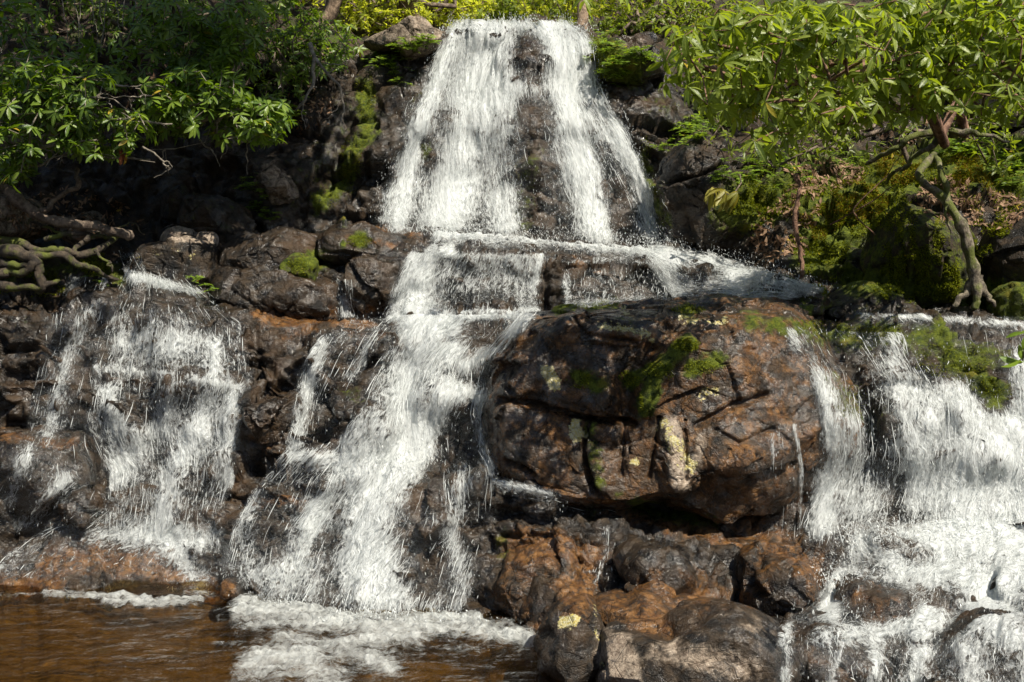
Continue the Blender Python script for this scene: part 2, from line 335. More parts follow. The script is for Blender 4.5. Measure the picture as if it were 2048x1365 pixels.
DRY = [([(1345, 850), (1400, 940)], 40, .6), ([(1230, 1300), (1300, 1400)], 90, .7), ([(1400, 1300), (1480, 1365)], 60, .35), ([(0, 400), (400, 480)], 70, .75), ([(560, 370)], 50, .8), ([(740, 75), (880, 75)], 30, .8), ([(1500, 330), (2100, 400)], 160, .85),
       ([(2100, 520), (1700, 560)], 60, .6), ([(100, 100), (600, 100)], 170, .8), ([(-300, 300), (-300, 100)], 260, .9), ([(1700, 150), (2200, 150)], 160, .9), ([(1130, 1220), (1150, 1340)], 40, .35)]
def rock_attrs(V, px=None, py=None, extra=None):
    if px is None: px, py = pix(V)
    a = dict(moss=mask(px, py, MOSS), rust=mask(px, py, RUST), pale=mask(px, py, PALE), lichen=mask(px, py, LICH), dry=mask(px, py, DRY))
    for k, v in (extra or {}).items(): a[k] = np.maximum(a[k], v)
    return a

# ------------------------------------------------------------------ the rock cascade: lofted terraces
BV = []   # (verts, faces) collected for draping the water
CON = [
 # every contour: list of (px, py, Y)
 [(-600, 2000, 5.6), (1000, 2000, 5.6), (1400, 1980, 5.6), (2650, 1960, 5.6)],
 [(-600, 1200, YZ(1200, -.12)), (0, 1208, YZ(1208, -.12)), (300, 1203, YZ(1203, -.12)), (450, 1195, YZ(1195, -.1)), (520, 1220, YZ(1220, -.1)), (700, 1248, YZ(1248, -.1)), (950, 1248, YZ(1248, -.1)), (1050, 1280, YZ(1280, -.08)), (1150, 1330, YZ(1330, -.05)), (1300, 1330, 7.6), (1600, 1400, 7.2), (2048, 1400, 7.2), (2650, 1400, 7.2)],
 [(-600, 1060, 9.9), (0, 1085, 9.75), (250, 1065, 9.8), (440, 1070, 9.7), (520, 1110, 9.3), (700, 1100, 9.15), (950, 1105, 9.05), (1050, 1110, 8.9), (1200, 1170, 8.45), (1350, 1190, 8.3), (1480, 1170, 8.5), (1620, 1150, 8.8), (1720, 1090, 9.15), (1900, 1080, 9.2), (2048, 1070, 9.2), (2650, 1060, 9.1)],
 [(-600, 970, 10.05), (0, 1000, 9.95), (200, 990, 9.95), (450, 975, 9.85), (520, 975, 9.55), (700, 960, 9.42), (950, 965, 9.3), (1050, 990, 9.1), (1250, 1060, 8.95), (1500, 1110, 8.85), (1620, 1090, 9.05), (1720, 1010, 9.32), (2048, 990, 9.35), (2650, 980, 9.3)],
 [(-600, 940, 10.3), (0, 950, 10.25), (200, 915, 10.2), (450, 900, 10.15), (520, 935, 9.95), (700, 925, 9.8), (950, 935, 9.7), (1050, 960, 9.55), (1250, 1010, 9.55), (1500, 1050, 9.5), (1620, 1030, 9.4), (1720, 970, 9.45), (2048, 950, 9.45), (2650, 940, 9.4)],
 [(-600, 790, 10.4), (0, 765, 10.35), (200, 748, 10.35), (350, 755, 10.33), (500, 785, 10.28), (570, 860, 10.1), (700, 795, 10.05), (850, 785, 9.95), (950, 790, 9.9), (1050, 810, 9.85), (1300, 850, 9.9), (1620, 850, 9.7), (1800, 850, 9.62), (2048, 840, 9.6), (2650, 830, 9.6)],
 [(-600, 778, 10.6), (0, 752, 10.5), (200, 733, 10.52), (350, 740, 10.5), (500, 770, 10.45), (570, 845, 10.35), (700, 780, 10.25), (850, 770, 10.15), (950, 775, 10.1), (1050, 795, 10.0), (1300, 835, 10.1), (1620, 820, 9.8), (1800, 815, 9.75), (2048, 805, 9.72), (2650, 800, 9.7)],
 [(-600, 690, 10.75), (0, 680, 10.65), (120, 660, 10.7), (250, 640, 10.72), (420, 650, 10.68), (500, 690, 10.6), (560, 705, 10.55), (700, 710, 10.42), (850, 705, 10.35), (950, 715, 10.25), (1050, 705, 10.15), (1300, 700, 10.2), (1620, 700, 10.05), (1700, 715, 10.0), (1850, 705, 9.98), (2048, 720, 9.9), (2650, 720, 9.9)],
 [(-600, 610, 11.0), (0, 622, 10.9), (120, 602, 10.95), (250, 580, 11.05), (400, 605, 10.98), (500, 642, 10.85), (560, 668, 10.75), (640, 682, 10.7), (750, 655, 10.7), (850, 655, 10.7), (950, 665, 10.6), (1050, 655, 10.45), (1200, 650, 10.4), (1500, 640, 10.35), (1700, 650, 10.3), (1850, 655, 10.3), (2048, 685, 10.2), (2650, 690, 10.2)],
 [(-600, 585, 11.8), (0, 590, 11.7), (120, 578, 11.7), (250, 552, 11.75), (350, 562, 11.55), (430, 585, 11.35), (500, 612, 11.3), (650, 640, 11.2), (750, 634, 11.3), (850, 630, 11.3), (950, 640, 11.35), (1080, 622, 11.45), (1200, 610, 11.5), (1400, 600, 11.6), (1500, 598, 11.6), (1640, 605, 11.5), (1800, 625, 11.2), (2048, 640, 11.1), (2650, 640, 11)],
 [(-600, 530, 12.0), (0, 530, 12.0), (150, 520, 12.0), (250, 500, 11.95), (430, 500, 11.85), (620, 500, 11.7), (690, 516, 11.5), (850, 514, 11.45), (1050, 516, 11.5), (1200, 518, 11.6), (1330, 530, 11.7), (1420, 556, 11.85), (1500, 575, 11.9), (1650, 588, 11.9), (1800, 600, 11.7), (2048, 615, 11.6), (2650, 620, 11.5)],
 [(-600, 470, 12.7), (0, 475, 12.7), (250, 470, 12.7), (430, 468, 12.8), (650, 462, 12.9), (800, 464, 13.0), (950, 468, 13.0), (1100, 483, 13.0), (1250, 500, 13.0), (1350, 512, 12.9), (1450, 530, 12.7), (1550, 550, 12.6), (1650, 560, 12.4), (1800, 575, 12.2), (2048, 590, 12.0), (2650, 600, 11.9)],
 [(-600, 300, 12.9), (0, 330, 13.1), (250, 340, 13.3), (450, 320, 13.4), (600, 270, 13.45), (750, 250, 13.5), (900, 250, 13.45), (1060, 250, 13.35), (1200, 250, 13.45), (1300, 265, 13.45), (1400, 330, 13.3), (1500, 400, 13.1), (1650, 440, 12.9), (1800, 440, 12.6), (2048, 430, 12.3), (2650, 430, 12.3)],
 [(-600, 60, 13.2), (0, 90, 13.6), (400, 90, 14.0), (600, 95, 14.1), (700, 105, 14.2), (780, 90, 14.3), (900, 74, 14.3), (935, 68, 14.3), (975, 54, 14.3), (1010, 56, 14.3), (1045, 46, 14.3), (1080, 64, 14.3), (1110, 70, 14.3), (1145, 58, 14.3), (1180, 76, 14.3), (1230, 110, 14.1), (1350, 150, 14.0), (1450, 200, 14.0), (1650, 240, 14.9), (1850, 230, 14.9), (2048, 220, 14.6), (2650, 200, 13.5)],
 [(-600, -150, 15.5), (0, -120, 16), (500, -60, 16.5), (700, 60, 16.5), (780, 72, 17.0), (900, 75, 17.5), (1050, 75, 18), (1180, 70, 17.5), (1260, 50, 16.5), (1450, 40, 16.5), (1650, 20, 16.5), (2048, -30, 16), (2650, -100, 16)],
 [(-600, -420, 26), (0, -400, 26), (500, -260, 26), (800, 0, 27), (1050, 30, 28), (1300, -60, 27), (1650, -260, 26), (2048, -350, 25), (2650, -400, 25)],
]
ROWS = [26, 44, 50, 14, 46, 8, 40, 26, 20, 40, 24, 74, 66, 20, 24]
cols = np.arange(-600, 2651, 4.2)
lines = []
for c in CON:
    a = np.array(c); py = blur(np.interp(cols, a[:, 0], a[:, 1]), 7, 0); yy = blur(np.interp(cols, a[:, 0], a[:, 2]), 7, 0)
    wob = 7 * vnoise(np.stack([cols / 60, np.full_like(cols, len(lines) * 3.1), np.zeros_like(cols)], -1), 3) + 3 * vnoise(np.stack([cols / 18, np.full_like(cols, len(lines) * 3.1), np.zeros_like(cols)], -1), 4)
    lines.append(P(cols, py + (wob if 0 < len(lines) < 14 else 0), yy))
rows = []; rowseg = []
for i, n in enumerate(ROWS):
    for k in range(n):
        f = k / n; rows.append(lines[i] * (1 - f) + lines[i + 1] * f); rowseg.append(i)
rows.append(lines[-1]); rowseg.append(len(ROWS) - 1)
G = np.array(rows); rowseg = np.array(rowseg)
for _ in range(2): G = blur(G, 1, 0)
G0 = G.copy(); N = gnormals(blur(blur(G, 4, 0), 4, 1))
if N[200, 300, 1] > 0: N = -N
gpx, gpy = pix(G0)
def rock_disp(p, amp=1.0, s=0, strata=1.0):
    f1, e1 = facets(p * np.array([1, 1, 1.35]), 1.05, s + 1); f2, e2 = facets(p, 2.9, s + 2); f3, e3 = facets(p, 7.5, s + 3)
    zz = p[..., 2] + .12 * p[..., 0] + .16 * fbm(p * .7, s + 9, 3); fr = (zz * 3.1) % 1.0
    st = np.where(fr < .82, fr / .82, (1 - fr) / .18) - .5
    mod = np.clip(.5 + fbm(p * .8, s + 21, 2) * 1.6, 0, 1)
    return amp * (.14 * f1 + .068 * f2 + .028 * f3 + .030 * fbm(p * 3.2, s + 4, 4) + .016 * fbm(p * 14, s + 5, 4) + strata * .085 * st * mod)
ampmap = np.ones(G.shape[:2])
ampmap[rowseg >= 13] = .8; ampmap[rowseg == 0] = .2; ampmap[rowseg == 1] = .7
ampmap *= 1 - .5 * mask(gpx, gpy, [([(1060, 300)], 120, .7), ([(550, 645), (700, 640)], 30, .9), ([(900, 490), (1250, 500)], 20, .7), ([(550, 300), (640, 380)], 80, .5), ([(350, 620)], 90, .6), ([(250, 1130), (60, 1150)], 70, .5), ([(1250, 1050), (1560, 1090)], 40, .9), ([(1880, 1060), (2150, 1060)], 90, .85)])
D = rock_disp(G0, 1.0) * ampmap
CRK = [([(735, 330), (690, 400), (660, 460)], 6, .10), ([(740, 190), (790, 150), (870, 110)], 8, .12), ([(700, 250), (650, 380)], 10, .12), ([(1240, 230), (1300, 330)], 9, .12),
       ([(1350, 300), (1330, 450)], 10, .12), ([(150, 700), (220, 860)], 10, .08), ([(0, 700), (120, 690)], 7, .12), ([(0, 850), (160, 860)], 8, .12), ([(510, 660), (520, 760)], 7, .08),
       ([(1090, 520), (1092, 620)], 5, .1), ([(690, 520), (680, 640)], 7, .1), ([(1060, 970), (1200, 1020), (1400, 1090), (1600, 1120)], 5, .10), ([(1000, 1070), (1180, 1075), (1330, 1120), (1600, 1130)], 5, .08)]
for pts, wd, dp in CRK: D = D - dp * np.exp(-(segdist(gpx, gpy, pts) / wd) ** 2)
BMP = [([(1055, 130), (1070, 170)], 40, .22), ([(1050, 225), (1060, 330)], 55, .25), ([(930, 660), (1020, 660)], 40, .10), ([(880, 800), (960, 830)], 40, .16), ([(1790, 860), (1800, 880)], 70, .12), ([(700, 850)], 30, .16), ([(1760, 1100)], 40, .15), ([(820, 480), (700, 480)], 25, .08)]
for pts, wd, dp in BMP: D = D + dp * np.exp(-(segdist(gpx, gpy, pts if len(pts) > 1 else pts * 2) / wd) ** 2)
G = G0 + N * D[..., None]
BV.append((G.reshape(-1, 3), gridfaces(*G.shape[:2])))
ATT = rock_attrs(G0.reshape(-1, 3))
top = (np.repeat(rowseg, G.shape[1]) >= 14); ATT['dry'] = np.where(top, 1, ATT['dry'])
cx = np.tile(cols, G.shape[0]).reshape(G.shape[:2]); rs = np.repeat(rowseg, G.shape[1]).reshape(G.shape[:2])
def region(i, j):   # per-cell region id
    s = rs[i, j]; x = cx[i, j]
    r = np.full(x.shape, 0)
    r = np.where(s == 0, 1, r)
    r = np.where((s >= 1) & (s <= 8), np.where(x < 545, 2, np.where(x < 1010, 3, np.where(x < 1640, 4, 5))), r)
    r = np.where((s >= 9) & (s <= 10), np.where(x < 250, 8, np.where(x < 1480, 6, 9)), r)
    r = np.where((s >= 11) & (s <= 12), np.where(x < 640, 8, np.where(x < 1400, 7, 9)), r)
    return np.where(s >= 13, 10, r)
ii, jj = np.meshgrid(np.arange(G.shape[0] - 1), np.arange(G.shape[1] - 1), indexing='ij')
reg = region(ii, jj).ravel(); FQ = gridfaces(*G.shape[:2]); GV = G.reshape(-1, 3)
INFO = {1: ('pool_bed', 'brown stony bed under the shallow amber pool', BED), 2: ('rock_face', 'dark wet stepped rock face under the broad left cascade', ROCK),
        3: ('rock_face', 'dark rock face behind the brightest central cascade above the pool', ROCK), 4: ('rock_face', 'rust-stained wet rock shelf beneath the huge brown boulder', ROCK),
        5: ('rock_face', 'mossy topped rock face under the wide right cascade', ROCK), 6: ('rock_ledge', 'wet middle rock ledge below the tall upper waterfall', ROCK),
        7: ('cliff', 'tall dark wet cliff behind the upper waterfall', ROCK), 8: ('bank', 'shaded dark rocky bank under the left rhododendron thicket', ROCK),
        9: ('bank', 'sunlit mossy sloping bank right of the waterfall', ROCK), 10: ('hillside', 'leaf littered forest floor rising behind the waterfall lip', SOIL)}
for r, (nm, lb, m) in INFO.items():
    fq = FQ[reg == r]; u, inv = np.unique(fq.ravel(), return_inverse=True)
    tag(mesh(nm, GV[u], inv.reshape(-1, 4), m, {k: v[u] for k, v in ATT.items()}), lb, nm.replace('_', ' '), kind='structure')
# ground far around and behind the camera
gx, gy = np.meshgrid(np.linspace(-40, 40, 60), np.linspace(-30, 5.7, 40)); gz = -.62 + .0 * gx
gz = gz + np.clip(np.abs(gx) - 5, 0, 30) * .5 + np.clip(-gy - 1, 0, 40) * .12 + .15 * fbm(np.stack([gx, gy, gx * 0], -1) * .5, 4)
tag(mesh('ground', np.stack([gx, gy, gz], -1), gridfaces(40, 60), SOIL), 'dark forest ground around the pool in front of the falls', 'ground', kind='structure')

# ------------------------------------------------------------------ boulders
def boulder(name, label, pts, Yc, front, back=None, group=None, amp=.5, sq=.8, cracks=(), extra=None, seed=0, res=1.0, tilt=0.0, humps=(), cuts=13, cutr=(.74, .95)):
    """closed rock: outline traced at its own distance, real thickness to front and back"""
    pts = np.array(pts, float); c0 = pts.mean(0); wv = P(pts[:, 0], pts[:, 1], Yc); c = wv.mean(0)
    rel = (wv - c) * 1.05; ang = np.arctan2(rel[:, 2], rel[:, 0]); rad = np.hypot(rel[:, 0], rel[:, 2]); o = np.argsort(ang); ang, rad = ang[o], rad[o]
    R0 = rad.mean(); nt_ = int(min(420, max(40, R0 * 300 * res))); nph = int(min(280, max(26, (R0 + front) * 150 * res)))
    th = np.linspace(-np.pi, np.pi, nt_, endpoint=False)
    rr = np.interp(th, ang, rad, period=2 * np.pi)
    k = max(1, nt_ // 60); rr = np.real(blur(np.concatenate([rr, rr, rr]), k, 0)[nt_:2 * nt_])
    pa = np.arcsin(np.clip(np.linspace(0, 1, nph // 2) ** (1 / sq), 0, 1)); ph = np.sort(np.concatenate([pa[:-1] * .999 + 1e-4, np.linspace(1e-3, np.pi, nph)])); keep = np.concatenate([[True], np.diff(ph) > .15 / nph]) | (np.sin(ph) ** sq < .3); ph = ph[keep][:, None]; nph = len(ph); back = back or front
    s = np.sin(ph) ** sq; cc = np.cos(ph); cc = np.sign(cc) * np.abs(cc) ** .9
    x = c[0] + s * rr * np.cos(th); z = c[2] + s * rr * np.sin(th)
    y = c[1] - np.where(cc > 0, front, back) * cc + tilt * (z - c[2]) + 0 * x
    V = np.stack([x, y, z], -1)
    rc = np.random.default_rng(seed * 13 + 5); S = np.array([R0, front, R0]); q = (V - c) / S
    for _ in range(cuts):
        nk = rc.normal(0, 1, 3) * np.array([1, 1.1, 1]); nk[1] = -abs(nk[1]) if rc.random() < .75 else nk[1]; nk /= np.linalg.norm(nk)
        sk = q @ nk; ok = sk.max() * rc.uniform(*cutr); q = q - np.maximum(0, sk - ok)[..., None] * nk
    V = c + q * S
    n = np.stack([s * np.cos(th) / R0, -cc / front + 0 * th, s * np.sin(th) / R0], -1); n /= np.linalg.norm(n, axis=-1, keepdims=True)
    px, py = pix(V); frontal = (cc > -.2) + 0 * x
    d = rock_disp(V + seed * 7.7, amp, seed, .35)
    for pt, wd, dp in cracks: d = d - dp * frontal * np.exp(-(segdist(px, py, pt) / wd) ** 2)
    for pt, wd, dp in humps: d = d + dp * frontal * np.exp(-(segdist(px, py, pt if len(pt) > 1 else pt * 2) / wd) ** 2)
    V = V + n * d[..., None]
    Vf = V.reshape(-1, 3); fq = gridfaces(nph, nt_, True)[:, ::-1]
    BV.append((Vf, fq))
    ob = mesh(name, Vf, fq, ROCK, rock_attrs(Vf, px.ravel(), py.ravel(), extra)); tag(ob, label, 'boulder' if 'boulder' in name else 'rock', group)
    return ob
boulder('boulder', 'huge brown wet boulder with moss ridge and yellow lichen between the central and right cascades',
        [(982, 770), (1015, 700), (1060, 650), (1130, 616), (1190, 594), (1240, 584), (1300, 594), (1400, 604), (1500, 608), (1590, 620), (1650, 650), (1680, 720), (1682, 820), (1655, 910), (1615, 985), (1565, 1022), (1500, 1012), (1420, 1000), (1350, 978), (1280, 968), (1200, 985), (1100, 965), (1005, 940), (978, 850)],
        9.9, 1.0, .8, amp=.34, sq=.5, seed=1, tilt=.25, cuts=18, cutr=(.84, .97), extra=dict(rust=.58, pale=.16),
        cracks=[([(1000, 800), (1077, 813), (1172, 841), (1267, 848)], 6, .17), ([(1172, 841), (1165, 900), (1195, 985)], 6, .15), ([(1245, 850), (1243, 950)], 4, .08), ([(1318, 837), (1298, 955)], 4, .07), ([(1369, 861), (1369, 950)], 4, .05),
                ([(1393, 853), (1460, 817), (1528, 790)], 7, .07), ([(1430, 860), (1472, 884), (1543, 857)], 6, .045), ([(1300, 690), (1255, 760), (1245, 830)], 20, .16), ([(1010, 925), (1070, 945)], 5, .12), ([(1150, 640), (1170, 670), (1270, 680)], 4, .05)],
        humps=[([(1375, 690), (1320, 760), (1300, 810)], 22, .12), ([(1345, 880), (1350, 950)], 26, .12), ([(1210, 870), (1200, 960)], 26, .09), ([(1430, 900), (1540, 960)], 50, .12), ([(1090, 890)], 50, .08), ([(1480, 740)], 70, .08), ([(1220, 800)], 22, .08)])
boulder('boulder', 'pale sandy brown boulder half dry in the foreground pool', [(1178, 1330), (1200, 1275), (1260, 1262), (1330, 1262), (1400, 1222), (1480, 1222), (1540, 1262), (1575, 1310), (1590, 1400), (1560, 1500), (1350, 1530), (1180, 1480), (1165, 1400)], 7.3, .55, .5, amp=.22, sq=.7, seed=2, extra=dict(pale=.34),
        cracks=[([(1215, 1235), (1330, 1265), (1400, 1235)], 16, .07)])
boulder('boulder', 'dark rounded boulder with yellow-green lichen left of the pale foreground boulder', [(1084, 1260), (1110, 1218), (1165, 1196), (1208, 1208), (1222, 1270), (1200, 1330), (1190, 1420), (1090, 1430), (1072, 1330)], 7.55, .35, .4, amp=.2, sq=.75, seed=3)
boulder('boulder', 'rust-brown water worn slab behind the two foreground boulders', [(1190, 1215), (1260, 1205), (1340, 1210), (1420, 1222), (1400, 1262), (1330, 1290), (1230, 1275)], 7.9, .45, .5, amp=.2, seed=4, extra=dict(rust=.7))
boulder('boulder', 'dark glistening boulder beside the foot of the upper waterfall on its right', [(1328, 340), (1345, 290), (1390, 265), (1432, 282), (1450, 340), (1468, 400), (1498, 450), (1480, 500), (1400, 508), (1350, 490), (1322, 420)], 12.75, .5, .6, amp=.4, sq=.7, seed=5, extra=dict(pale=.12), cracks=[([(1330, 370), (1390, 350), (1440, 330)], 4, .08)])
boulder('boulder', 'big moss-draped boulder under the forked root on the right bank', [(1738, 560), (1745, 490), (1785, 425), (1850, 398), (1915, 430), (1935, 520), (1925, 590), (1850, 612), (1770, 606)], 11.7, .6, .6, amp=.25, sq=.65, seed=6, extra=dict(moss=.5, dry=.7),
        cracks=[([(1775, 500), (1778, 600)], 5, .05), ([(1802, 480), (1812, 560)], 4, .05), ([(1836, 505), (1828, 600)], 6, .05), ([(1893, 520), (1888, 590)], 5, .05)])
boulder('boulder', 'brown leaning boulder at the right edge beside the mossy root', [(1962, 570), (1985, 500), (2040, 430), (2110, 395), (2140, 500), (2080, 590), (2000, 600)], 11.3, .45, .6, amp=.25, seed=7, extra=dict(pale=.2, dry=.7))
boulder('boulder', 'low moss-capped rock in front of the leaning boulder on the right edge', [(1990, 620), (2005, 590), (2060, 575), (2120, 585), (2130, 640), (2040, 650)], 10.9, .3, .4, amp=.3, seed=8, extra=dict(moss=.75))
boulder('boulder', 'flat dark mossy rock beside the white water above the huge boulder', [(1480, 600), (1520, 582), (1590, 575), (1640, 585), (1665, 610), (1600, 625), (1500, 618)], 11.0, .4, .5, amp=.22, seed=9, extra=dict(moss=.45))
boulder('boulder', 'wet black rock at the stream edge below the moss-draped boulder', [(1650, 620), (1690, 588), (1760, 583), (1800, 600), (1850, 612), (1840, 640), (1700, 640)], 11.1, .35, .4, amp=.45, seed=10, extra=dict(moss=.35))
boulder('boulder', 'wet grey-brown rock where the dead vine meets the stream', [(1500, 560), (1530, 520), (1590, 510), (1650, 540), (1690, 590), (1600, 600), (1520, 590)], 12.2, .3, .4, amp=.45, seed=11, extra=dict(pale=.25))
boulder('boulder', 'angular pale grey boulder at the left edge by the fallen limb', [(-90, 400), (-20, 388), (30, 398), (64, 420), (62, 452), (20, 478), (-90, 480)], 11.6, .6, .7, amp=.22, sq=.45, seed=12, extra=dict(pale=.55, moss=.3, dry=.9))
boulder('boulder', 'pale flat stone under the fallen limb on the left bank', [(112, 470), (120, 452), (165, 445), (210, 450), (218, 468), (180, 480), (130, 482)], 12.0, .25, amp=.2, sq=.5, seed=13, extra=dict(pale=.6, dry=.9))
boulder('boulder', 'rounded grey stone behind the fallen limb on the left bank', [(140, 445), (160, 430), (195, 436), (205, 452), (160, 456)], 12.3, .25, amp=.2, seed=14, extra=dict(pale=.5, dry=.9))
boulder('boulder', 'purplish dark block speckled with lichen at the left end of the middle ledge', [(272, 530), (285, 495), (330, 480), (400, 474), (434, 490), (440, 540), (430, 590), (350, 580), (280, 560)], 11.75, .45, .5, amp=.35, sq=.5, seed=15)
boulder('boulder', 'small pointed pale stone on top of the lichen speckled block', [(318, 484), (345, 462), (368, 460), (388, 476), (380, 490), (330, 492)], 11.9, .16, amp=.2, sq=.5, seed=16, extra=dict(pale=.7, dry=.9))
boulder('boulder', 'small rounded tan stone beside the pointed pale stone', [(392, 482), (402, 466), (425, 464), (436, 480), (428, 496), (398, 496)], 11.85, .15, amp=.15, seed=17, extra=dict(pale=.55, dry=.8))
boulder('boulder', 'long smooth brown slab rock along the middle ledge', [(430, 520), (440, 488), (520, 478), (600, 468), (640, 474), (640, 510), (600, 548), (540, 552), (440, 548)], 11.75, .45, .5, amp=.3, sq=.5, seed=18, extra=dict(rust=.3))
boulder('boulder', 'glistening grey-brown block below the long smooth slab', [(428, 580), (440, 545), (520, 540), (600, 556), (680, 572), (685, 620), (640, 632), (560, 618), (470, 604)], 11.35, .35, .4, amp=.38, sq=.5, seed=19, extra=dict(pale=.12))
boulder('boulder', 'wet silvery rock shoulder left of the middle waterfall', [(640, 500), (655, 468), (700, 462), (770, 468), (830, 478), (845, 505), (780, 520), (700, 520), (650, 530)], 11.85, .4, .5, amp=.35, sq=.6, seed=20)
boulder('boulder', 'dark green mossy wedge stone tucked under the slab', [(556, 540), (575, 515), (610, 510), (640, 530), (640, 560), (590, 562)], 11.3, .18, amp=.25, seed=21, extra=dict(moss=.6))
boulder('boulder', 'tall glistening block left of the middle waterfall curtain', [(688, 540), (695, 522), (740, 516), (790, 520), (800, 560), (780, 620), (720, 635), (690, 620)], 11.35, .3, .4, amp=.32, sq=.5, seed=22)
boulder('boulder', 'pointed dark boulder jutting between the left cascade and the thin stream', [(482, 850), (520, 800), (560, 785), (590, 810), (575, 850), (545, 870), (500, 862)], 10.0, .35, .4, amp=.35, sq=.55, seed=23)
boulder('boulder', 'pale broken rock face in the dark hollow left of the falls', [(515, 380), (520, 335), (550, 330), (585, 360), (600, 395), (570, 410), (530, 405)], 12.95, .35, .4, amp=.5, sq=.5, seed=24, extra=dict(pale=.55, dry=.7))
boulder('boulder', 'dark lumpy rock glinting at the foot of the shaded left bank', [(330, 440), (345, 395), (400, 385), (450, 400), (500, 430), (520, 470), (440, 480), (350, 470)], 12.6, .4, .5, amp=.5, sq=.7, seed=25, extra=dict(moss=.3, pale=.2))
boulder('boulder', 'smooth grey sloping boulder beside the left edge streamlet', [(-30, 900), (30, 870), (120, 868), (180, 905), (205, 960), (180, 1000), (100, 1010), (-20, 1000)], 9.95, .4, .5, amp=.25, sq=.6, seed=26, extra=dict(pale=.15))
boulder('boulder', 'small black rock parting the water at lower left', [(118, 1020), (140, 985), (175, 972), (196, 1000), (190, 1045), (140, 1050)], 9.75, .25, amp=.4, seed=27)
boulder('boulder', 'round dark rock left of the main cascade with water on both sides', [(705, 850), (720, 800), (755, 785), (770, 830), (760, 900), (735, 935), (712, 900)], 9.75, .25, amp=.3, seed=28)
boulder('boulder', 'orange-brown rock hump between the pool and the rust-stained shelf', [(990, 1230), (1010, 1150), (1060, 1100), (1130, 1090), (1180, 1130), (1160, 1200), (1100, 1250), (1040, 1262)], 8.75, .35, .6, amp=.34, sq=.45, cuts=22, seed=29, extra=dict(rust=.55))
boulder('boulder', 'small glossy orange stone above the foreground slab', [(1275, 1195), (1300, 1180), (1340, 1184), (1350, 1204), (1310, 1215), (1280, 1212)], 8.0, .14, amp=.2, seed=30, extra=dict(rust=.9))
boulder('boulder', 'dark rounded rock below the shelf trickle', [(1230, 1180), (1240, 1125), (1290, 1100), (1350, 1110), (1390, 1150), (1380, 1190), (1300, 1200)], 8.35, .3, .4, amp=.4, sq=.45, cuts=22, seed=31)
boulder('boulder', 'jumbled rusty rock at the left rim of the right foam basin', [(1470, 1180), (1500, 1125), (1560, 1108), (1630, 1120), (1650, 1165), (1620, 1215), (1540, 1225), (1480, 1210)], 8.4, .35, .5, amp=.4, sq=.45, cuts=22, seed=32, extra=dict(rust=.5))
boulder('boulder', 'dark rock bulging through the foam at the foot of the right cascade', [(1720, 1130), (1735, 1070), (1790, 1055), (1850, 1075), (1870, 1120), (1850, 1150), (1770, 1160)], 8.95, .35, .4, amp=.3, seed=33)
boulder('boulder', 'brown rock showing through the rapids at lower right', [(1680, 1230), (1700, 1195), (1760, 1180), (1810, 1200), (1800, 1240), (1720, 1255)], 8.15, .25, .3, amp=.3, seed=34, extra=dict(rust=.5))
boulder('boulder', 'speckled wet rock under the rapids beside the pale foreground boulder', [(1560, 1380), (1580, 1300), (1640, 1260), (1720, 1280), (1780, 1330), (1800, 1420), (1680, 1460), (1580, 1440)], 7.3, .3, .4, amp=.35, seed=35, extra=dict(rust=.35))
boulder('boulder', 'black rock streaked by rapids at the bottom right corner', [(1880, 1380), (1900, 1290), (1970, 1240), (2060, 1250), (2110, 1330), (2080, 1430), (1920, 1440)], 7.5, .35, .4, amp=.35, seed=36)
boulder('boulder', 'small stone by the left shoreline where the cascade meets the pool', [(445, 1185), (452, 1165), (470, 1162), (482, 1178), (472, 1192)], 9.0, .12, amp=.2, seed=37)
boulder('boulder', 'long pale slab on the lip left of the upper waterfall', [(728, 92), (750, 72), (800, 60), (870, 64), (905, 78), (880, 88), (800, 92)], 14.15, .5, .6, amp=.3, sq=.45, seed=38, extra=dict(pale=.6, dry=.9))
boulder('boulder', 'pale mauve rock face behind the right rhododendron', [(1600, 300), (1620, 200), (1680, 160), (1740, 180), (1760, 240), (1700, 270)], 14.5, .3, .5, amp=.4, sq=.55, seed=39, extra=dict(pale=.6, dry=.8))
boulder('boulder', 'pale sunlit rock at the top right behind the foliage', [(1955, 230), (1965, 90), (2020, 40), (2110, 60), (2150, 230), (2060, 270), (1980, 260)], 14.3, .35, .6, amp=.5, sq=.55, seed=40, extra=dict(pale=.7, dry=.9))
boulder('boulder', 'dark overhanging rock block on the lip right of the upper waterfall', [(1195, 120), (1210, 98), (1260, 92), (1330, 105), (1340, 140), (1290, 160), (1220, 165)], 13.8, .35, .5, amp=.45, sq=.5, seed=41)

# ------------------------------------------------------------------ BVH
vv = []; ff = []; off = 0
for v, f in BV: vv.append(v); ff.append(np.concatenate([f[:, [0, 1, 2]], f[:, [0, 2, 3]]]) + off); off += len(v)
VV = np.concatenate(vv); FF = np.concatenate(ff)
bvh = BVHTree.FromPolygons(VV.tolist(), FF.tolist(), all_triangles=True)
CO = Vector((0, 0, CAMZ))
def hitY(px, py):
    dx, dy, dz = ray(px, py); r = np.full(px.shape, np.nan); sh = px.shape
    for k, (a, b, c) in enumerate(zip(np.ravel(dx), np.ravel(dy), np.ravel(dz + 0 * dx))):
        h = bvh.ray_cast(CO, Vector((a, b, c)))[0]
        if h is not None: r.flat[k] = h.y
    return r
def surf(px, py):
    y = hitY(np.array([px], float), np.array([py], float))[0]; return P(px, py, 13 if np.isnan(y) else y)

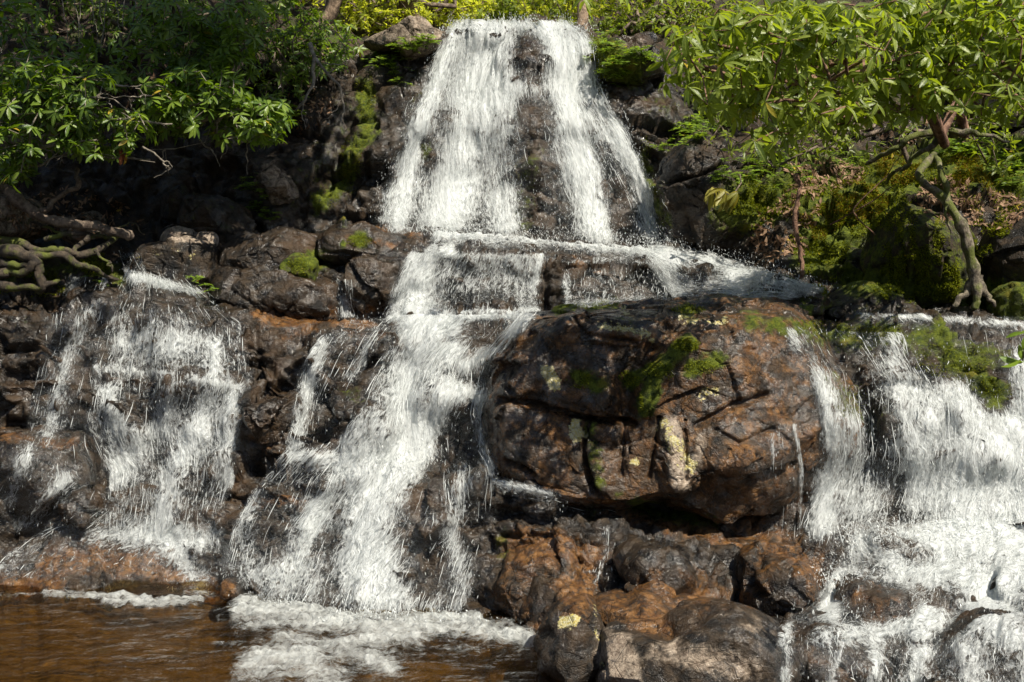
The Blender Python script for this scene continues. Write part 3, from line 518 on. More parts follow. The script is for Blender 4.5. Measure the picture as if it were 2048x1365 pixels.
# ------------------------------------------------------------------ water
def resample(poly, t):
    p = np.array(poly, float); d = np.concatenate([[0], np.cumsum(np.hypot(*np.diff(p, axis=0).T))]); d /= d[-1]
    return np.stack([np.interp(t, d, p[:, 0]), np.interp(t, d, p[:, 1])], -1)
def tubes(P0, rad):
    """P0 (N,K,3) centre lines, rad (N,K): three-sided tapered strands"""
    N_, K, _ = P0.shape; T = np.gradient(P0, axis=1); T /= np.linalg.norm(T, axis=-1, keepdims=True) + 1e-9
    A = np.cross(T, np.array([0, -1.0, .2])); A /= np.linalg.norm(A, axis=-1, keepdims=True) + 1e-9; B = np.cross(T, A)
    V = np.stack([P0 + rad[..., None] * (math.cos(a) * A + math.sin(a) * B) for a in (math.pi / 2, math.pi * 7 / 6, math.pi * 11 / 6)], 2)
    base = (np.arange(N_) * K * 3)[:, None, None]; k = np.arange(K - 1)[None, :, None] * 3; j = np.arange(3)[None, None, :]; j2 = (j + 1) % 3
    q = np.stack([base + k + j, base + k + j2, base + k + 3 + j2, base + k + 3 + j], -1).reshape(-1, 4)
    return V.reshape(-1, 3), q
def bil(Gd, v, u):
    nr, nc = Gd.shape[:2]; v = np.clip(v, 0, 1) * (nr - 1.001); u = np.clip(u, 0, 1) * (nc - 1.001)
    i = v.astype(int); j = u.astype(int); a = v - i; b = u - j
    if Gd.ndim == 3: a = a[..., None]; b = b[..., None]
    return (Gd[i, j] * (1 - a) * (1 - b) + Gd[i + 1, j] * a * (1 - b) + Gd[i, j + 1] * (1 - a) * b + Gd[i + 1, j + 1] * a * b)
STR = .09
def cascade(name, label, Lp, Rp, base, strokes, cuts=(), mat=None, n_str=1500, lift=.05, slen=.12, layers=2, drops=400, seed=0, wid=1.0, edge=.06, sm=6):
    rg = np.random.default_rng(seed + 100); n_str = int(n_str * STR); drops = int(drops * .5)
    hL = np.hypot(*np.diff(np.array(Lp, float), axis=0).T).sum(); hR = np.hypot(*np.diff(np.array(Rp, float), axis=0).T).sum(); H = max(hL, hR)
    nr = int(H / 4.5) + 4; t = np.linspace(0, 1, nr); A = resample(Lp, t); B = resample(Rp, t); W = np.hypot(*(A - B).T).max()
    nc = int(W / 4.5) + 4; u = np.linspace(0, 1, nc)[None, :, None]; q = A[:, None] * (1 - u) + B[:, None] * u; px, py = q[..., 0], q[..., 1]
    Y = hitY(px, py)
    good = ~np.isnan(Y)
    for i in range(nr - 2, -1, -1): Y[i] = np.where(np.isnan(Y[i]), Y[i + 1], Y[i])
    for i in range(1, nr): Y[i] = np.where(np.isnan(Y[i]), Y[i - 1], Y[i])
    Y = np.where(np.isnan(Y), np.nanmean(Y), Y)
    Yw = blur(blur(Y, 12, 0), 10, 1); Y = Y if seed == 1 else np.clip(Y, Yw - .22, Yw + .5)
    Yb = blur(blur(Y, sm, 0), 3, 1); Y = np.minimum(Yb, Y); Y = blur(blur(Y, max(1, sm // 3), 0), 2, 1)
    d = np.full(px.shape, base); uu = np.broadcast_to(u[..., 0], px.shape); tt = np.broadcast_to(t[:, None], px.shape)
    for pts, wd, v in strokes: dd = v * np.exp(-(segdist(px, py, pts) / wd) ** 2); d = 1 - (1 - d) * (1 - dd)
    for pts, wd, v in cuts: d = d * (1 - v * np.exp(-(segdist(px, py, pts) / wd) ** 2))
    q3 = np.stack([px / 70, py / 150, px * 0 + seed], -1); d = np.clip(d * (1 + .28 * fbm(q3, seed, 3)), 0, 1)
    fade = np.clip(np.minimum(uu, 1 - uu) / edge + .45 * vnoise(np.stack([px / 22, py / 40, px * 0], -1), seed + 5) - .1, 0, 1); tf = np.clip(np.minimum(tt + .02, 1 - tt) / .05, 0, 1) ** .5
    d = d * fade * (.35 + .65 * tf)
    G0 = P(px, py, Y); n = gnormals(blur(blur(G0, 3, 0), 3, 1)); n = np.where(n[..., 1:2] > 0, -n, n)
    n = n + np.array([0, -.5, .3]); n /= np.linalg.norm(n, axis=-1, keepdims=True)
    fu = np.concatenate([np.zeros((nr, 1)), np.cumsum(np.linalg.norm(np.diff(G0, axis=1), axis=-1), 1)], 1); fu = np.broadcast_to(fu.mean(0, keepdims=True), fu.shape)
    fv = np.concatenate([np.zeros((1, nc)), np.cumsum(np.linalg.norm(np.diff(G0, axis=0), axis=-1), 0)], 0); fv = np.broadcast_to(blur(fv, 8, 1), fv.shape)
    Vs, Fs, Ds, Us, Ms = [], [], [], [], []; off = 0
    for L in range(layers):
        qn = np.stack([fu * 14, fv * 2.2, fu * 0 + seed + 9 * L], -1)
        h = lift * (.25 + .85 * L) * (.35 + d) + .045 * d * fbm(qn, seed + L, 3) + .03 * d * fbm(qn * .35, seed + 3 + L, 2) + .02 * d * fbm(qn * 2.2, seed + 13 + L, 2)
        V = G0 + n * np.maximum(h, .008 + .01 * L)[..., None]
        Vs.append(V.reshape(-1, 3)); f = gridfaces(nr, nc) + off; Fs.append(f); off += V.shape[0] * nc
        Ds.append((d * (.92 if L == 0 else .8)).ravel()); Us.append(np.stack([fu + 3.3 * L + seed, fv + 1.7 * L, fu * 0 + seed], -1).reshape(-1, 3)); Ms.append(np.zeros(len(f)))
    # strands of falling water
    cand_u = rg.random(n_str * 4); cand_v = rg.random(n_str * 4); acc = bil(d, cand_v, cand_u); keep = rg.random(n_str * 4) < acc ** 1.7; cu, cv = cand_u[keep][:n_str], cand_v[keep][:n_str]
    K = 5; n_ = len(cu); ln = slen * (.3 + 2.0 * rg.random(n_) ** 2); Hm = fv[-1].mean(); ks = np.linspace(-.5, .5, K)
    vv_ = cv[:, None] + ks * (ln / Hm)[:, None]; uu_ = cu[:, None] + (rg.normal(0, .004, (n_, 1)) * ks * 2) + rg.normal(0, .0012, (n_, K))
    ctr = bil(G0, vv_, uu_) + bil(n, vv_, uu_) * (lift * (.4 + 1.5 * rg.random((n_, 1))))[..., None]
    rad = (.0011 + .0026 * rg.random((n_, 1)) ** 2) * wid * np.sin(np.linspace(.12, math.pi - .12, K))[None] ** .8
    Vt, Ft = tubes(ctr, rad); Vs.append(Vt); Fs.append(Ft + off); off += len(Vt); Ds.append(np.ones(len(Vt))); Us.append(np.zeros((len(Vt), 3))); Ms.append(np.ones(len(Ft)))
    # flying drops
    cu, cv = rg.random(drops * 3), rg.random(drops * 3); kp = rg.random(drops * 3) < np.clip(bil(blur(blur(d, 3, 0), 3, 1), cv, cu) * 1.2, 0, 1); cu, cv = cu[kp][:drops], cv[kp][:drops]; m = len(cu)
    if m:
        c = bil(G0, cv, cu) + bil(n, cv, cu) * (lift * 1.5 + .10 * rg.random((m, 1))) + rg.normal(0, .025, (m, 3)); kk = np.linspace(-.5, .5, 3)
        ctr = c[:, None] + np.array([0, 0, -1.0]) * (kk[None, :, None] * (.008 + .022 * rg.random((m, 1, 1)))); rad = (.0013 + .0028 * rg.random((m, 1)) ** 2) * np.array([[.3, 1, .3]])
        Vt, Ft = tubes(ctr, rad); Vs.append(Vt); Fs.append(Ft + off); off += len(Vt); Ds.append(np.ones(len(Vt))); Us.append(np.zeros((len(Vt), 3))); Ms.append(np.ones(len(Ft)))
    o = mesh(name, np.concatenate(Vs), np.concatenate(Fs), [mat or SHEET, STRAND], {'dens': np.concatenate(Ds)}, uv=np.concatenate(Us), fmat=np.concatenate(Ms))
    return tag(o, label, 'waterfall' if 'fall' in name or 'cascade' in name else 'water', kind='structure')

cascade('waterfall', 'tall white upper waterfall fanning out over the dark cliff', [(885, 48), (855, 100), (810, 200), (770, 300), (742, 400), (725, 470)], [(1172, 52), (1205, 90), (1232, 200), (1280, 280), (1322, 350), (1350, 420), (1370, 505)], .44,
    [([(915, 80), (880, 160), (842, 260), (815, 360), (793, 470)], 17, .85), ([(900, 110), (850, 220), (810, 320), (770, 440)], 14, .45), ([(950, 50), (935, 130), (940, 200)], 46, 1), ([(1000, 50), (975, 150), (960, 250), (925, 340), (900, 400), (885, 475)], 42, .97), ([(930, 230), (920, 330)], 40, .7), ([(1030, 50), (1080, 58), (1130, 62)], 24, 1),
     ([(1110, 60), (1130, 150), (1140, 250), (1165, 350), (1200, 490)], 33, .98), ([(980, 280), (1000, 380), (1010, 470)], 32, .62), ([(1020, 180), (1005, 260)], 22, .7), ([(1165, 80), (1180, 200)], 16, .6), ([(1206, 215), (1245, 300), (1288, 370), (1305, 470)], 17, .8), ([(1180, 250), (1240, 310)], 14, .6), ([(1100, 190), (1030, 185)], 14, .5)],
    [([(1055, 95), (1062, 135)], 20, .9), ([(1070, 225), (1065, 330), (1070, 440)], 28, .75), ([(850, 290), (860, 330)], 14, .6), ([(1230, 370), (1240, 460)], 24, .55)], n_str=14000, drops=12000, seed=1, mat=SHEET_LONG, sm=14, slen=.17, lift=.07)
cascade('water', 'thin foamy water spreading over the ledge at the foot of the upper waterfall', [(845, 464), (838, 490), (800, 516)], [(1345, 505), (1345, 515), (1350, 535)], .5, [([(860, 470), (1000, 472), (1200, 490), (1340, 512)], 9, .95), ([(860, 500), (900, 505)], 12, .6)], [([(920, 500), (1180, 515)], 8, .5)], mat=SHEET_WEB, n_str=500, drops=1400, seed=2, lift=.03, slen=.08)
cascade('waterfall', 'middle waterfall curtain dropping from the ledge to the central cascade', [(812, 508), (775, 560), (750, 646)], [(1092, 510), (1086, 560), (1090, 640)], .62, [([(1080, 515), (1070, 560), (1082, 625)], 9, .85), ([(770, 640), (900, 636), (1085, 632)], 9, .95), ([(830, 530), (820, 630)], 30, .5)], [([(900, 600), (980, 600)], 24, .25)], n_str=4200, drops=700, seed=3, slen=.13, lift=.05)
cascade('waterfall', 'row of thin white water threads on the right half of the middle ledge', [(1118, 535), (1115, 625)], [(1345, 535), (1350, 612)], .38, [([(1130, 560), (1130, 620)], 10, .5), ([(1150, 612), (1330, 600)], 8, .3)], [([(1120, 530), (1330, 535)], 8, .8)], n_str=1600, drops=200, seed=4, slen=.14, lift=.03)
cascade('waterfall', 'boiling white chute tumbling right behind the huge boulder', [(1290, 492), (1400, 502), (1500, 530), (1655, 586)], [(1290, 530), (1345, 606), (1430, 608), (1580, 604)], .62, [([(1330, 520), (1420, 540), (1500, 570), (1640, 590)], 20, .8)], [([(1370, 548), (1440, 552)], 12, .5), ([(1500, 585), (1560, 590)], 9, .5)], mat=SHEET, n_str=2400, drops=2400, seed=5, lift=.055, slen=.09, wid=1.3)
cascade('waterfall', 'brightest central cascade plunging down to the pool', [(790, 640), (745, 720), (700, 830), (650, 950), (560, 1080), (490, 1215)], [(1085, 635), (1010, 720), (985, 830), (1005, 950), (1010, 1050), (950, 1252)], .32,
    [([(860, 655), (830, 740), (800, 830), (790, 930), (745, 1050), (740, 1250)], 54, 1), ([(850, 650), (900, 700)], 34, .7), ([(800, 880), (760, 960)], 60, .8), ([(890, 790), (860, 860), (820, 940)], 24, .8), ([(1060, 645), (990, 700), (930, 740)], 14, .7), ([(900, 790), (970, 800), (980, 900), (985, 940)], 20, .75), ([(930, 960), (900, 1060), (930, 1150), (925, 1240)], 26, .5), ([(690, 860), (640, 980), (560, 1100), (510, 1210)], 40, .45), ([(720, 1150), (860, 1230)], 50, .5), ([(640, 1000), (620, 1200)], 30, .45)],
    [([(900, 670), (950, 660), (990, 680)], 18, .7), ([(900, 880), (930, 900)], 26, .5), ([(840, 1000), (870, 960)], 26, .6), ([(870, 1120), (840, 1180)], 24, .5), ([(960, 1060), (990, 1100)], 36, .6), ([(590, 1120), (660, 1080)], 24, .4)], n_str=11000, drops=2200, seed=6, sm=12, lift=.06, slen=.13)
cascade('waterfall', 'narrow side stream between the left cascade and the central cascade', [(640, 672), (595, 740), (575, 830), (565, 915)], [(790, 648), (745, 720), (705, 800), (690, 905)], .30, [([(640, 690), (622, 760), (600, 830), (592, 905)], 18, .6), ([(760, 660), (700, 760)], 16, .35)], [([(680, 800), (660, 880)], 24, .5)], n_str=1500, drops=300, seed=7, lift=.04)
cascade('water', 'water sliding over the brown slab left of the central cascade', [(560, 905), (500, 985), (455, 1060), (430, 1180)], [(770, 870), (690, 960), (640, 1080), (600, 1225)], .45, [([(570, 915), (700, 925)], 18, .7), ([(500, 990), (480, 1060)], 20, .3), ([(690, 960), (560, 1180)], 26, .5), ([(510, 1150), (580, 1160)], 30, .4)], [([(560, 1000), (540, 1080)], 30, .45)], mat=SHEET_WEB, n_str=2300, drops=300, seed=8, lift=.035)
cascade('waterfall', 'broad lacy left cascade falling over the dark stepped face', [(255, 540), (205, 620), (172, 740), (160, 860), (205, 950), (190, 1090)], [(395, 575), (500, 650), (514, 760), (492, 860), (478, 960), (450, 1090)], .46,
    [([(190, 738), (350, 752)], 6, .35), ([(380, 758), (512, 785)], 7, .5), ([(270, 560), (400, 590)], 12, .6), ([(430, 690), (430, 750)], 14, .5), ([(300, 870), (230, 960)], 26, .5), ([(390, 870), (340, 960), (320, 1080)], 26, .7), ([(470, 800), (470, 960)], 24, .6), ([(250, 690), (400, 690)], 30, .4), ([(220, 790), (240, 860)], 20, .5), ([(340, 780), (330, 860)], 20, .5), ([(420, 790), (400, 860)], 20, .5)],
    [([(270, 600), (360, 600), (440, 640)], 22, .45), ([(250, 800), (290, 830)], 18, .35), ([(200, 680), (205, 720)], 14, .4)], n_str=8500, drops=900, seed=9, sm=9, lift=.05)
cascade('waterfall', 'thin broken streamlet at the far left of the dark face', [(85, 640), (70, 760), (45, 860), (-20, 960), (-70, 1060)], [(240, 590), (210, 700), (190, 800), (180, 890), (210, 960), (160, 1080)], .36, [([(190, 600), (145, 690), (125, 760), (95, 870)], 16, .35), ([(60, 900), (20, 1000)], 14, .4), ([(130, 960), (60, 1040), (0, 1100)], 18, .6)], n_str=1300, drops=200, seed=10, lift=.03)
cascade('water', 'lacy water sliding over the orange slab to the left shore', [(150, 1005), (20, 1085), (-70, 1150)], [(470, 1060), (478, 1130), (455, 1200)], .42, [([(200, 1070), (440, 1080)], 24, .5), ([(20, 1060), (-40, 1130)], 30, .4), ([(320, 1080), (400, 1160)], 22, .4)], [([(100, 1150), (300, 1165)], 26, .3)], mat=SHEET_WEB, n_str=900, drops=250, seed=11, lift=.025, slen=.07)
cascade('waterfall', 'wide right cascade spilling over the mossy rim into the foam basin', [(1530, 655), (1600, 750), (1612, 900), (1560, 1100)], [(2180, 690), (2190, 800), (2200, 950), (2200, 1075)], .38,
    [([(1565, 680), (1620, 780), (1650, 860), (1640, 1060)], 26, .75), ([(1600, 720), (1650, 800)], 20, .5), ([(1785, 650), (1790, 740)], 20, .5), ([(1800, 790), (1830, 860), (1830, 1000)], 48, .75), ([(1900, 800), (1930, 900), (1940, 1040)], 56, .8), ([(1970, 850), (2030, 950), (2060, 1050)], 70, .95), ([(2050, 730), (2070, 850)], 40, .9), ([(1700, 860), (1720, 1010)], 45, .55)],
    [([(1640, 690), (1720, 760), (1770, 850)], 28, .55), ([(1850, 700), (1960, 740), (1990, 800)], 34, .85), ([(1550, 880), (1570, 1040)], 30, .5), ([(1800, 960), (1790, 1030)], 20, .35), ([(1900, 660), (2030, 690)], 12, .6)], n_str=12000, drops=2400, seed=12, sm=10, lift=.06, slen=.15)
cascade('water', 'churning white foam basin and rapids running out at lower right', [(1600, 1060), (1640, 1130), (1600, 1200), (1520, 1260), (1530, 1385)], [(2200, 1020), (2200, 1100), (2200, 1200), (2200, 1300), (2200, 1400)], .40,
    [([(1730, 1090), (1900, 1080), (2060, 1090)], 36, .75), ([(1900, 1060), (2048, 1110)], 50, .85), ([(1670, 1170), (1660, 1220)], 26, .9), ([(1800, 1130), (1950, 1180), (2048, 1160)], 46, .8), ([(1960, 1230), (2060, 1290), (2080, 1380)], 44, .85), ([(1640, 1280), (1780, 1260), (1880, 1240)], 20, .6), ([(1850, 1220), (1840, 1300), (1820, 1390)], 26, .7), ([(1570, 1240), (1560, 1380)], 13, .6), ([(1930, 1300), (1960, 1390)], 30, .6), ([(1690, 1280), (1650, 1380)], 16, .5), ([(1750, 1270), (1740, 1380)], 14, .5), ([(1700, 1150), (1760, 1170)], 24, .5)],
    [([(1780, 1090), (1830, 1120)], 26, .45), ([(1720, 1190), (1800, 1210)], 26, .7), ([(1860, 1200), (1900, 1210)], 20, .4), ([(1610, 1320), (1625, 1370)], 20, .5)], mat=SHEET_WEB, n_str=6500, drops=2600, seed=13, sm=10, lift=.045, slen=.075, wid=1.2)
cascade('waterfall', 'fine trickles dripping down the right end of the huge boulder', [(1538, 850), (1530, 930), (1528, 1080)], [(1600, 840), (1610, 930), (1600, 1090)], .22, [([(1585, 850), (1600, 930), (1602, 1060)], 4, .7), ([(1545, 870), (1542, 930)], 4, .6)], n_str=450, drops=80, seed=14, lift=.02)
cascade('waterfall', 'little trickle falling over the rust-stained shelf', [(1195, 1040), (1195, 1100), (1160, 1190)], [(1235, 1050), (1232, 1110), (1230, 1190)], .14, [([(1215, 1060), (1212, 1110), (1190, 1170)], 7, .38)], n_str=260, drops=60, seed=15, lift=.02)
cascade('waterfall', 'small white spout beside the tall glistening block', [(672, 560), (668, 640)], [(706, 560), (715, 640)], .45, [([(690, 600), (692, 640)], 12, .6)], n_str=300, drops=60, seed=16, lift=.03)
cascade('waterfall', 'small shaded chute between roots and the lichen speckled block', [(235, 505), (250, 545), (262, 575)], [(285, 505), (300, 550), (400, 590)], .45, [([(250, 545), (300, 565), (380, 588)], 8, .8)], n_str=300, drops=40, seed=17, lift=.03)
cascade('waterfall', 'faint shaded trickles left of the broad left cascade top', [(128, 555), (120, 595)], [(225, 555), (205, 610)], .3, [([(150, 560), (145, 590)], 14, .5), ([(215, 560), (200, 600)], 8, .5)], n_str=260, drops=20, seed=18, lift=.02)
cascade('water', 'film of foamy water crossing the slab between middle curtain and central cascade', [(660, 640), (640, 660), (610, 690)], [(1095, 628), (1090, 640), (1030, 680)], .42, [([(780, 640), (1080, 634)], 8, .9), ([(820, 650), (900, 660)], 22, .7)], [([(950, 655), (1000, 650)], 12, .4)], mat=SHEET_WEB, n_str=700, drops=300, seed=19, lift=.03, slen=.08)
cascade('water', 'thin stream edge flowing along the mossy rim of the right cascade', [(1660, 625), (1690, 650)], [(2180, 640), (2180, 690)], .35, [([(1720, 632), (1900, 640), (2100, 660)], 7, .5)], mat=SHEET_WEB, n_str=260, drops=60, seed=20, lift=.02, slen=.08)
cascade('water', 'thin dark rivulet lines running down the shelf under the huge boulder', [(985, 950), (1100, 975), (1250, 1030)], [(985, 985), (1090, 1010), (1240, 1050)], .32, [([(985, 965), (1100, 990)], 8, .5)], mat=SHEET_WEB, n_str=200, drops=30, seed=21, lift=.02, slen=.08)

# ------------------------------------------------------------------ pool and foam
xs = np.arange(-9, 1.6, .035); ys = np.arange(3.5, 10.2, .035); X, Yg = np.meshgrid(xs, ys)
q = np.stack([X * 1.4, Yg * 3.6, X * 0], -1); Z = .018 * fbm(q, 3, 4) + .012 * fbm(q * 2.5, 8, 3)
px, py = pix(np.stack([X, Yg, Z * 0], -1)); turb = mask(px, py, [([(480, 1240), (800, 1270), (1050, 1290)], 60, 1), ([(600, 1340)], 120, .9)]); Z = Z * (1 + 1.6 * turb)
tag(mesh('pool_water', np.stack([X, Yg, Z], -1), gridfaces(*X.shape), POOL), 'shallow amber-brown rippled plunge pool in front of the falls', 'water', kind='structure')
xs = np.arange(-5, .9, .014); ys = np.arange(6.2, 9.7, .014); X, Yg = np.meshgrid(xs, ys); px, py = pix(np.stack([X, Yg, X * 0], -1))
d = mask(px, py, [([(90, 1192), (220, 1198), (300, 1205)], 9, .8), ([(0, 1196), (90, 1192)], 6, .5), ([(210, 1208), (300, 1215), (400, 1205)], 11, .85), ([(480, 1232), (620, 1250), (760, 1262), (900, 1256), (1050, 1282)], 30, 1), ([(480, 1205), (560, 1218), (700, 1243), (950, 1246)], 20, .95), ([(620, 1270), (760, 1290)], 50, .55), ([(640, 1300), (760, 1290), (830, 1280)], 34, .95), ([(520, 1335), (620, 1325), (660, 1385)], 60, 1), ([(560, 1280), (700, 1300), (780, 1340)], 34, .8), ([(430, 1290), (500, 1300)], 14, .5), ([(440, 1240), (560, 1250)], 14, .5), ([(500, 1365), (480, 1340)], 10, .6),
                  ([(700, 1340), (860, 1320), (960, 1300)], 22, .5), ([(960, 1270), (1075, 1290)], 14, .9), ([(370, 1190), (500, 1200)], 10, .5), ([(800, 1360), (700, 1385)], 25, .5)])
d = np.clip(d * (1 + .5 * fbm(np.stack([X * 3, Yg * 5, X * 0], -1), 5, 3)), 0, 1)
Zf = .004 + d * (.03 + .075 * np.abs(fbm(np.stack([X * 7, Yg * 9, X * 0], -1), 6, 4)) + .03 * fbm(np.stack([X * 24, Yg * 24, X * 0], -1), 7, 3))
m = d > .015; fq = gridfaces(*X.shape); fq = fq[m.ravel()[fq].any(1)]; u, inv = np.unique(fq.ravel(), return_inverse=True)
tag(mesh('foam', np.stack([X, Yg, Zf], -1).reshape(-1, 3)[u], inv.reshape(-1, 4), POOLFOAM, {'dens': d.ravel()[u]}), 'white churned foam floating on the pool below the central cascade', 'foam', kind='stuff')
def splash(name, label, spots, n, seed):
    rg = np.random.default_rng(seed); C = []; Rr = []
    for (x, y, sx, sy, wgt) in spots:
        k = int(n * wgt); a = x + rg.normal(0, sx, k); b = y - np.abs(rg.normal(0, sy, k)) + rg.normal(0, sy * .3, k)
        Y = float(surf(x, y)[1]); C.append(P(a, b, Y - .15 - .25 * rg.random(k))); Rr.append(.0018 + .0045 * rg.random(k) ** 3)
    C = np.concatenate(C); Rr = np.concatenate(Rr); kk = np.linspace(-.5, .5, 3); dirn = rg.normal(0, .5, (len(C), 1, 3)) + np.array([0, 0, 1.0])
    V, f = tubes(C[:, None] + dirn * kk[None, :, None] * (Rr * 4)[:, None, None], Rr[:, None] * np.array([[.35, 1, .35]]))
    tag(mesh(name, V, f, STRAND), label, 'spray', kind='stuff')
splash('spray', 'ragged droplets leaping over the lip of the upper waterfall', [(960, 62, 30, 7, .5), (1045, 50, 26, 7, .5), (1140, 62, 24, 7, .4), (1000, 60, 50, 5, .4)], 500, 8)
splash('spray', 'droplets of spray above the foot of the upper waterfall', [(950, 470, 60, 14, .3), (1100, 480, 80, 14, .3), (1230, 495, 60, 16, .4), (1310, 505, 40, 12, .3), (880, 468, 40, 8, .2)], 900, 4)
splash('spray', 'droplets thrown up around the white chute behind the huge boulder', [(1400, 520, 60, 12, .4), (1520, 560, 50, 14, .3), (1600, 575, 40, 12, .2)], 700, 5)
splash('spray', 'spray leaping at the foot of the right cascade', [(1750, 1080, 70, 18, .5), (1950, 1060, 60, 30, .5), (1670, 1170, 30, 18, .3)], 900, 6)
splash('spray', 'spray and drops at the foot of the central cascade', [(740, 1240, 60, 22, .5), (900, 1245, 50, 12, .2), (560, 1210, 50, 10, .2), (790, 930, 40, 20, .3)], 900, 7)

# ------------------------------------------------------------------ plants
TL = []; 
for x_, w_ in ((0, .04), (.12, .30), (.32, .82), (.55, 1.0), (.78, .8), (.93, .38), (1.0, .02)): TL.append((x_, w_))
def leaf_batch(pos, dirv, up, length, ratio, droop=.25, fold=.18, simple=False):
    """vectorised leaves: returns verts, quads, tint, rib"""
    n = len(pos); d = dirv / (np.linalg.norm(dirv, axis=1, keepdims=True) + 1e-9); s = np.cross(d, up); s /= np.linalg.norm(s, axis=1, keepdims=True) + 1e-9; u = np.cross(s, d)
    rowsT = [(0, .05), (.45, 1.0), (1.0, .03)] if simple else TL; K = len(rowsT); V = np.zeros((n, K, 3, 3)); dr = np.broadcast_to(np.asarray(droop, float), (n,))
    for k, (x_, w_) in enumerate(rowsT):
        c = pos + d * (length * x_)[:, None] + u * (-dr * length * x_ ** 2)[:, None]
        hw = (length * ratio * w_ * .5)[:, None]
        V[:, k, 1] = c; V[:, k, 0] = c + s * hw + u * hw * fold * 2; V[:, k, 2] = c - s * hw + u * hw * fold * 2
    b = (np.arange(n) * K * 3)[:, None, None]; k = np.arange(K - 1)[None, :, None] * 3; j = np.arange(2)[None, None, :]
    q = np.stack([b + k + j, b + k + j + 1, b + k + 3 + j + 1, b + k + 3 + j], -1).reshape(-1, 4)
    tint = np.repeat(rng.random(n), K * 3); rib = np.tile(np.array([0, 1, 0.]), n * K)
    return V.reshape(-1, 3), q, tint, rib
def unit(a): return a / (np.linalg.norm(a, axis=-1, keepdims=True) + 1e-9)
def curve_tubes(chains, sides=7):
    """chains: list of (pts Kx3, radii K) -> verts, quads"""
    Vs, Fs = [], []; off = 0
    for p, r in chains:
        p = np.asarray(p, float); r = np.asarray(r, float); K = len(p); T = unit(np.gradient(p, axis=0)); ref = np.array([.3, -.9, .31]) if abs(T[0][1]) < .9 else np.array([1., 0, 0])
        A = unit(np.cross(T, ref)); B = np.cross(T, A); a = np.linspace(0, 2 * np.pi, sides, endpoint=False)
        V = p[:, None] + r[:, None, None] * (np.cos(a)[None, :, None] * A[:, None] + np.sin(a)[None, :, None] * B[:, None])
        Vs.append(V.reshape(-1, 3)); Fs.append(gridfaces(K, sides, True) + off); off += K * sides
    return np.concatenate(Vs), np.concatenate(Fs)
def wiggle(p, n, amp, seed):
    p = np.asarray(p, float); t = np.linspace(0, 1, len(p)); tt = np.linspace(0, 1, n); q = np.stack([np.interp(tt, t, p[:, k]) for k in range(3)], -1)
    for _ in range(2): q[1:-1] = (q[:-2] + 2 * q[1:-1] + q[2:]) / 4
    nz = np.stack([fbm(np.stack([tt * 6, tt * 0 + seed + k * 5.1, tt * 0], -1), 3, 3) for k in range(3)], -1)
    return q + nz * amp * np.minimum(1, np.minimum(tt, 1 - tt) * 8)[:, None]
def grow(base, tips, r_tip, r_max, kink=.12, limbs=None):
    """connect every tip to the nearest node already grown: a natural branching skeleton, radii by the pipe rule"""
    nodes = [np.array(base, float)]; par = [-1]
    for L in (limbs or []):
        last = 0; 
        for i, p in enumerate(L):
            if i == 0:
                dd = [np.linalg.norm(np.array(p) - n) for n in nodes]; last = int(np.argmin(dd)) 
                if min(dd) < .05: continue
            nodes.append(np.array(p, float)); par.append(last); last = len(nodes) - 1
    o = np.argsort(np.linalg.norm(tips - nodes[0] if not limbs else tips - np.mean(nodes, 0), axis=1)); term = []
    for t in tips[o]:
        A = np.array(nodes); d = np.linalg.norm(A - t, axis=1); k = int(np.argmin(d)); L = d[k]; m = max(1, int(L / .28)); last = k
        for i in range(1, m + 1):
            q = A[k] + (t - A[k]) * i / m; q = q + (rng.normal(0, kink * L / m * .6, 3) if i < m else 0) - np.array([0, 0, .06 * L * math.sin(math.pi * i / m)])
            nodes.append(q); par.append(last); last = len(nodes) - 1
        term.append(last)
    n = len(nodes); wgt = np.zeros(n); 
    for t in term: wgt[t] += 1
    for i in range(n - 1, 0, -1): wgt[par[i]] += wgt[i]
    rad = np.clip(r_tip * np.maximum(wgt, 1) ** .45, r_tip, r_max); ch = []; kids = [[] for _ in range(n)]
    for i in range(1, n): kids[par[i]].append(i)
    done = set()
    for i in range(n):
        for k in kids[i]:
            big = max(kids[i], key=lambda c: wgt[c])
            if k == big and i != 0: continue
            c = [i, k]
            while kids[c[-1]]: c.append(max(kids[c[-1]], key=lambda q: wgt[q]))
            pts = np.array([nodes[j] for j in c]); rr = np.array([rad[j] for j in c]); rr[0] = min(rr[0], rr[1] * 1.15)
            if len(pts) == 2: pts = np.array([pts[0], (pts[0] + pts[1]) / 2 + rng.normal(0, .01, 3), pts[1]]); rr = np.array([rr[0], (rr[0] + rr[1]) / 2, rr[1]])
            ch.append((pts, rr))
    dirs = np.array([nodes[t] - nodes[par[t]] for t in term]); return ch, tips[o], unit(dirs)
def whorls(tips, dirs, nl, L, ratio, up_bias=.5, elev=(-.35, .25), droop=.25, spread=.12, simple=False):
    pos, dv, up, ln = [], [], [], []
    for t, d in zip(tips, dirs):
        ax = unit(d * (1 - up_bias) + np.array([0, 0, 1]) * up_bias + rng.normal(0, .25, 3)); a = unit(np.cross(ax, rng.normal(0, 1, 3))); b = np.cross(ax, a)
        k = rng.integers(nl[0], nl[1] + 1); ph = rng.random() * 6.28
        for i in range(k):
            an = ph + i * 6.283 / k + rng.normal(0, .15); e = rng.uniform(*elev); dd = unit((math.cos(an) * a + math.sin(an) * b) * math.cos(e) + ax * math.sin(e))
            pos.append(t + ax * rng.normal(0, .01)); dv.append(dd); up.append(ax + rng.normal(0, spread, 3)); ln.append(L * rng.uniform(.65, 1.15))
    pos, dv, up, ln = map(np.array, (pos, dv, up, ln))
    return leaf_batch(pos, dv, up, ln, ratio * (.85 + .3 * rng.random(len(ln))), droop, .15, simple)
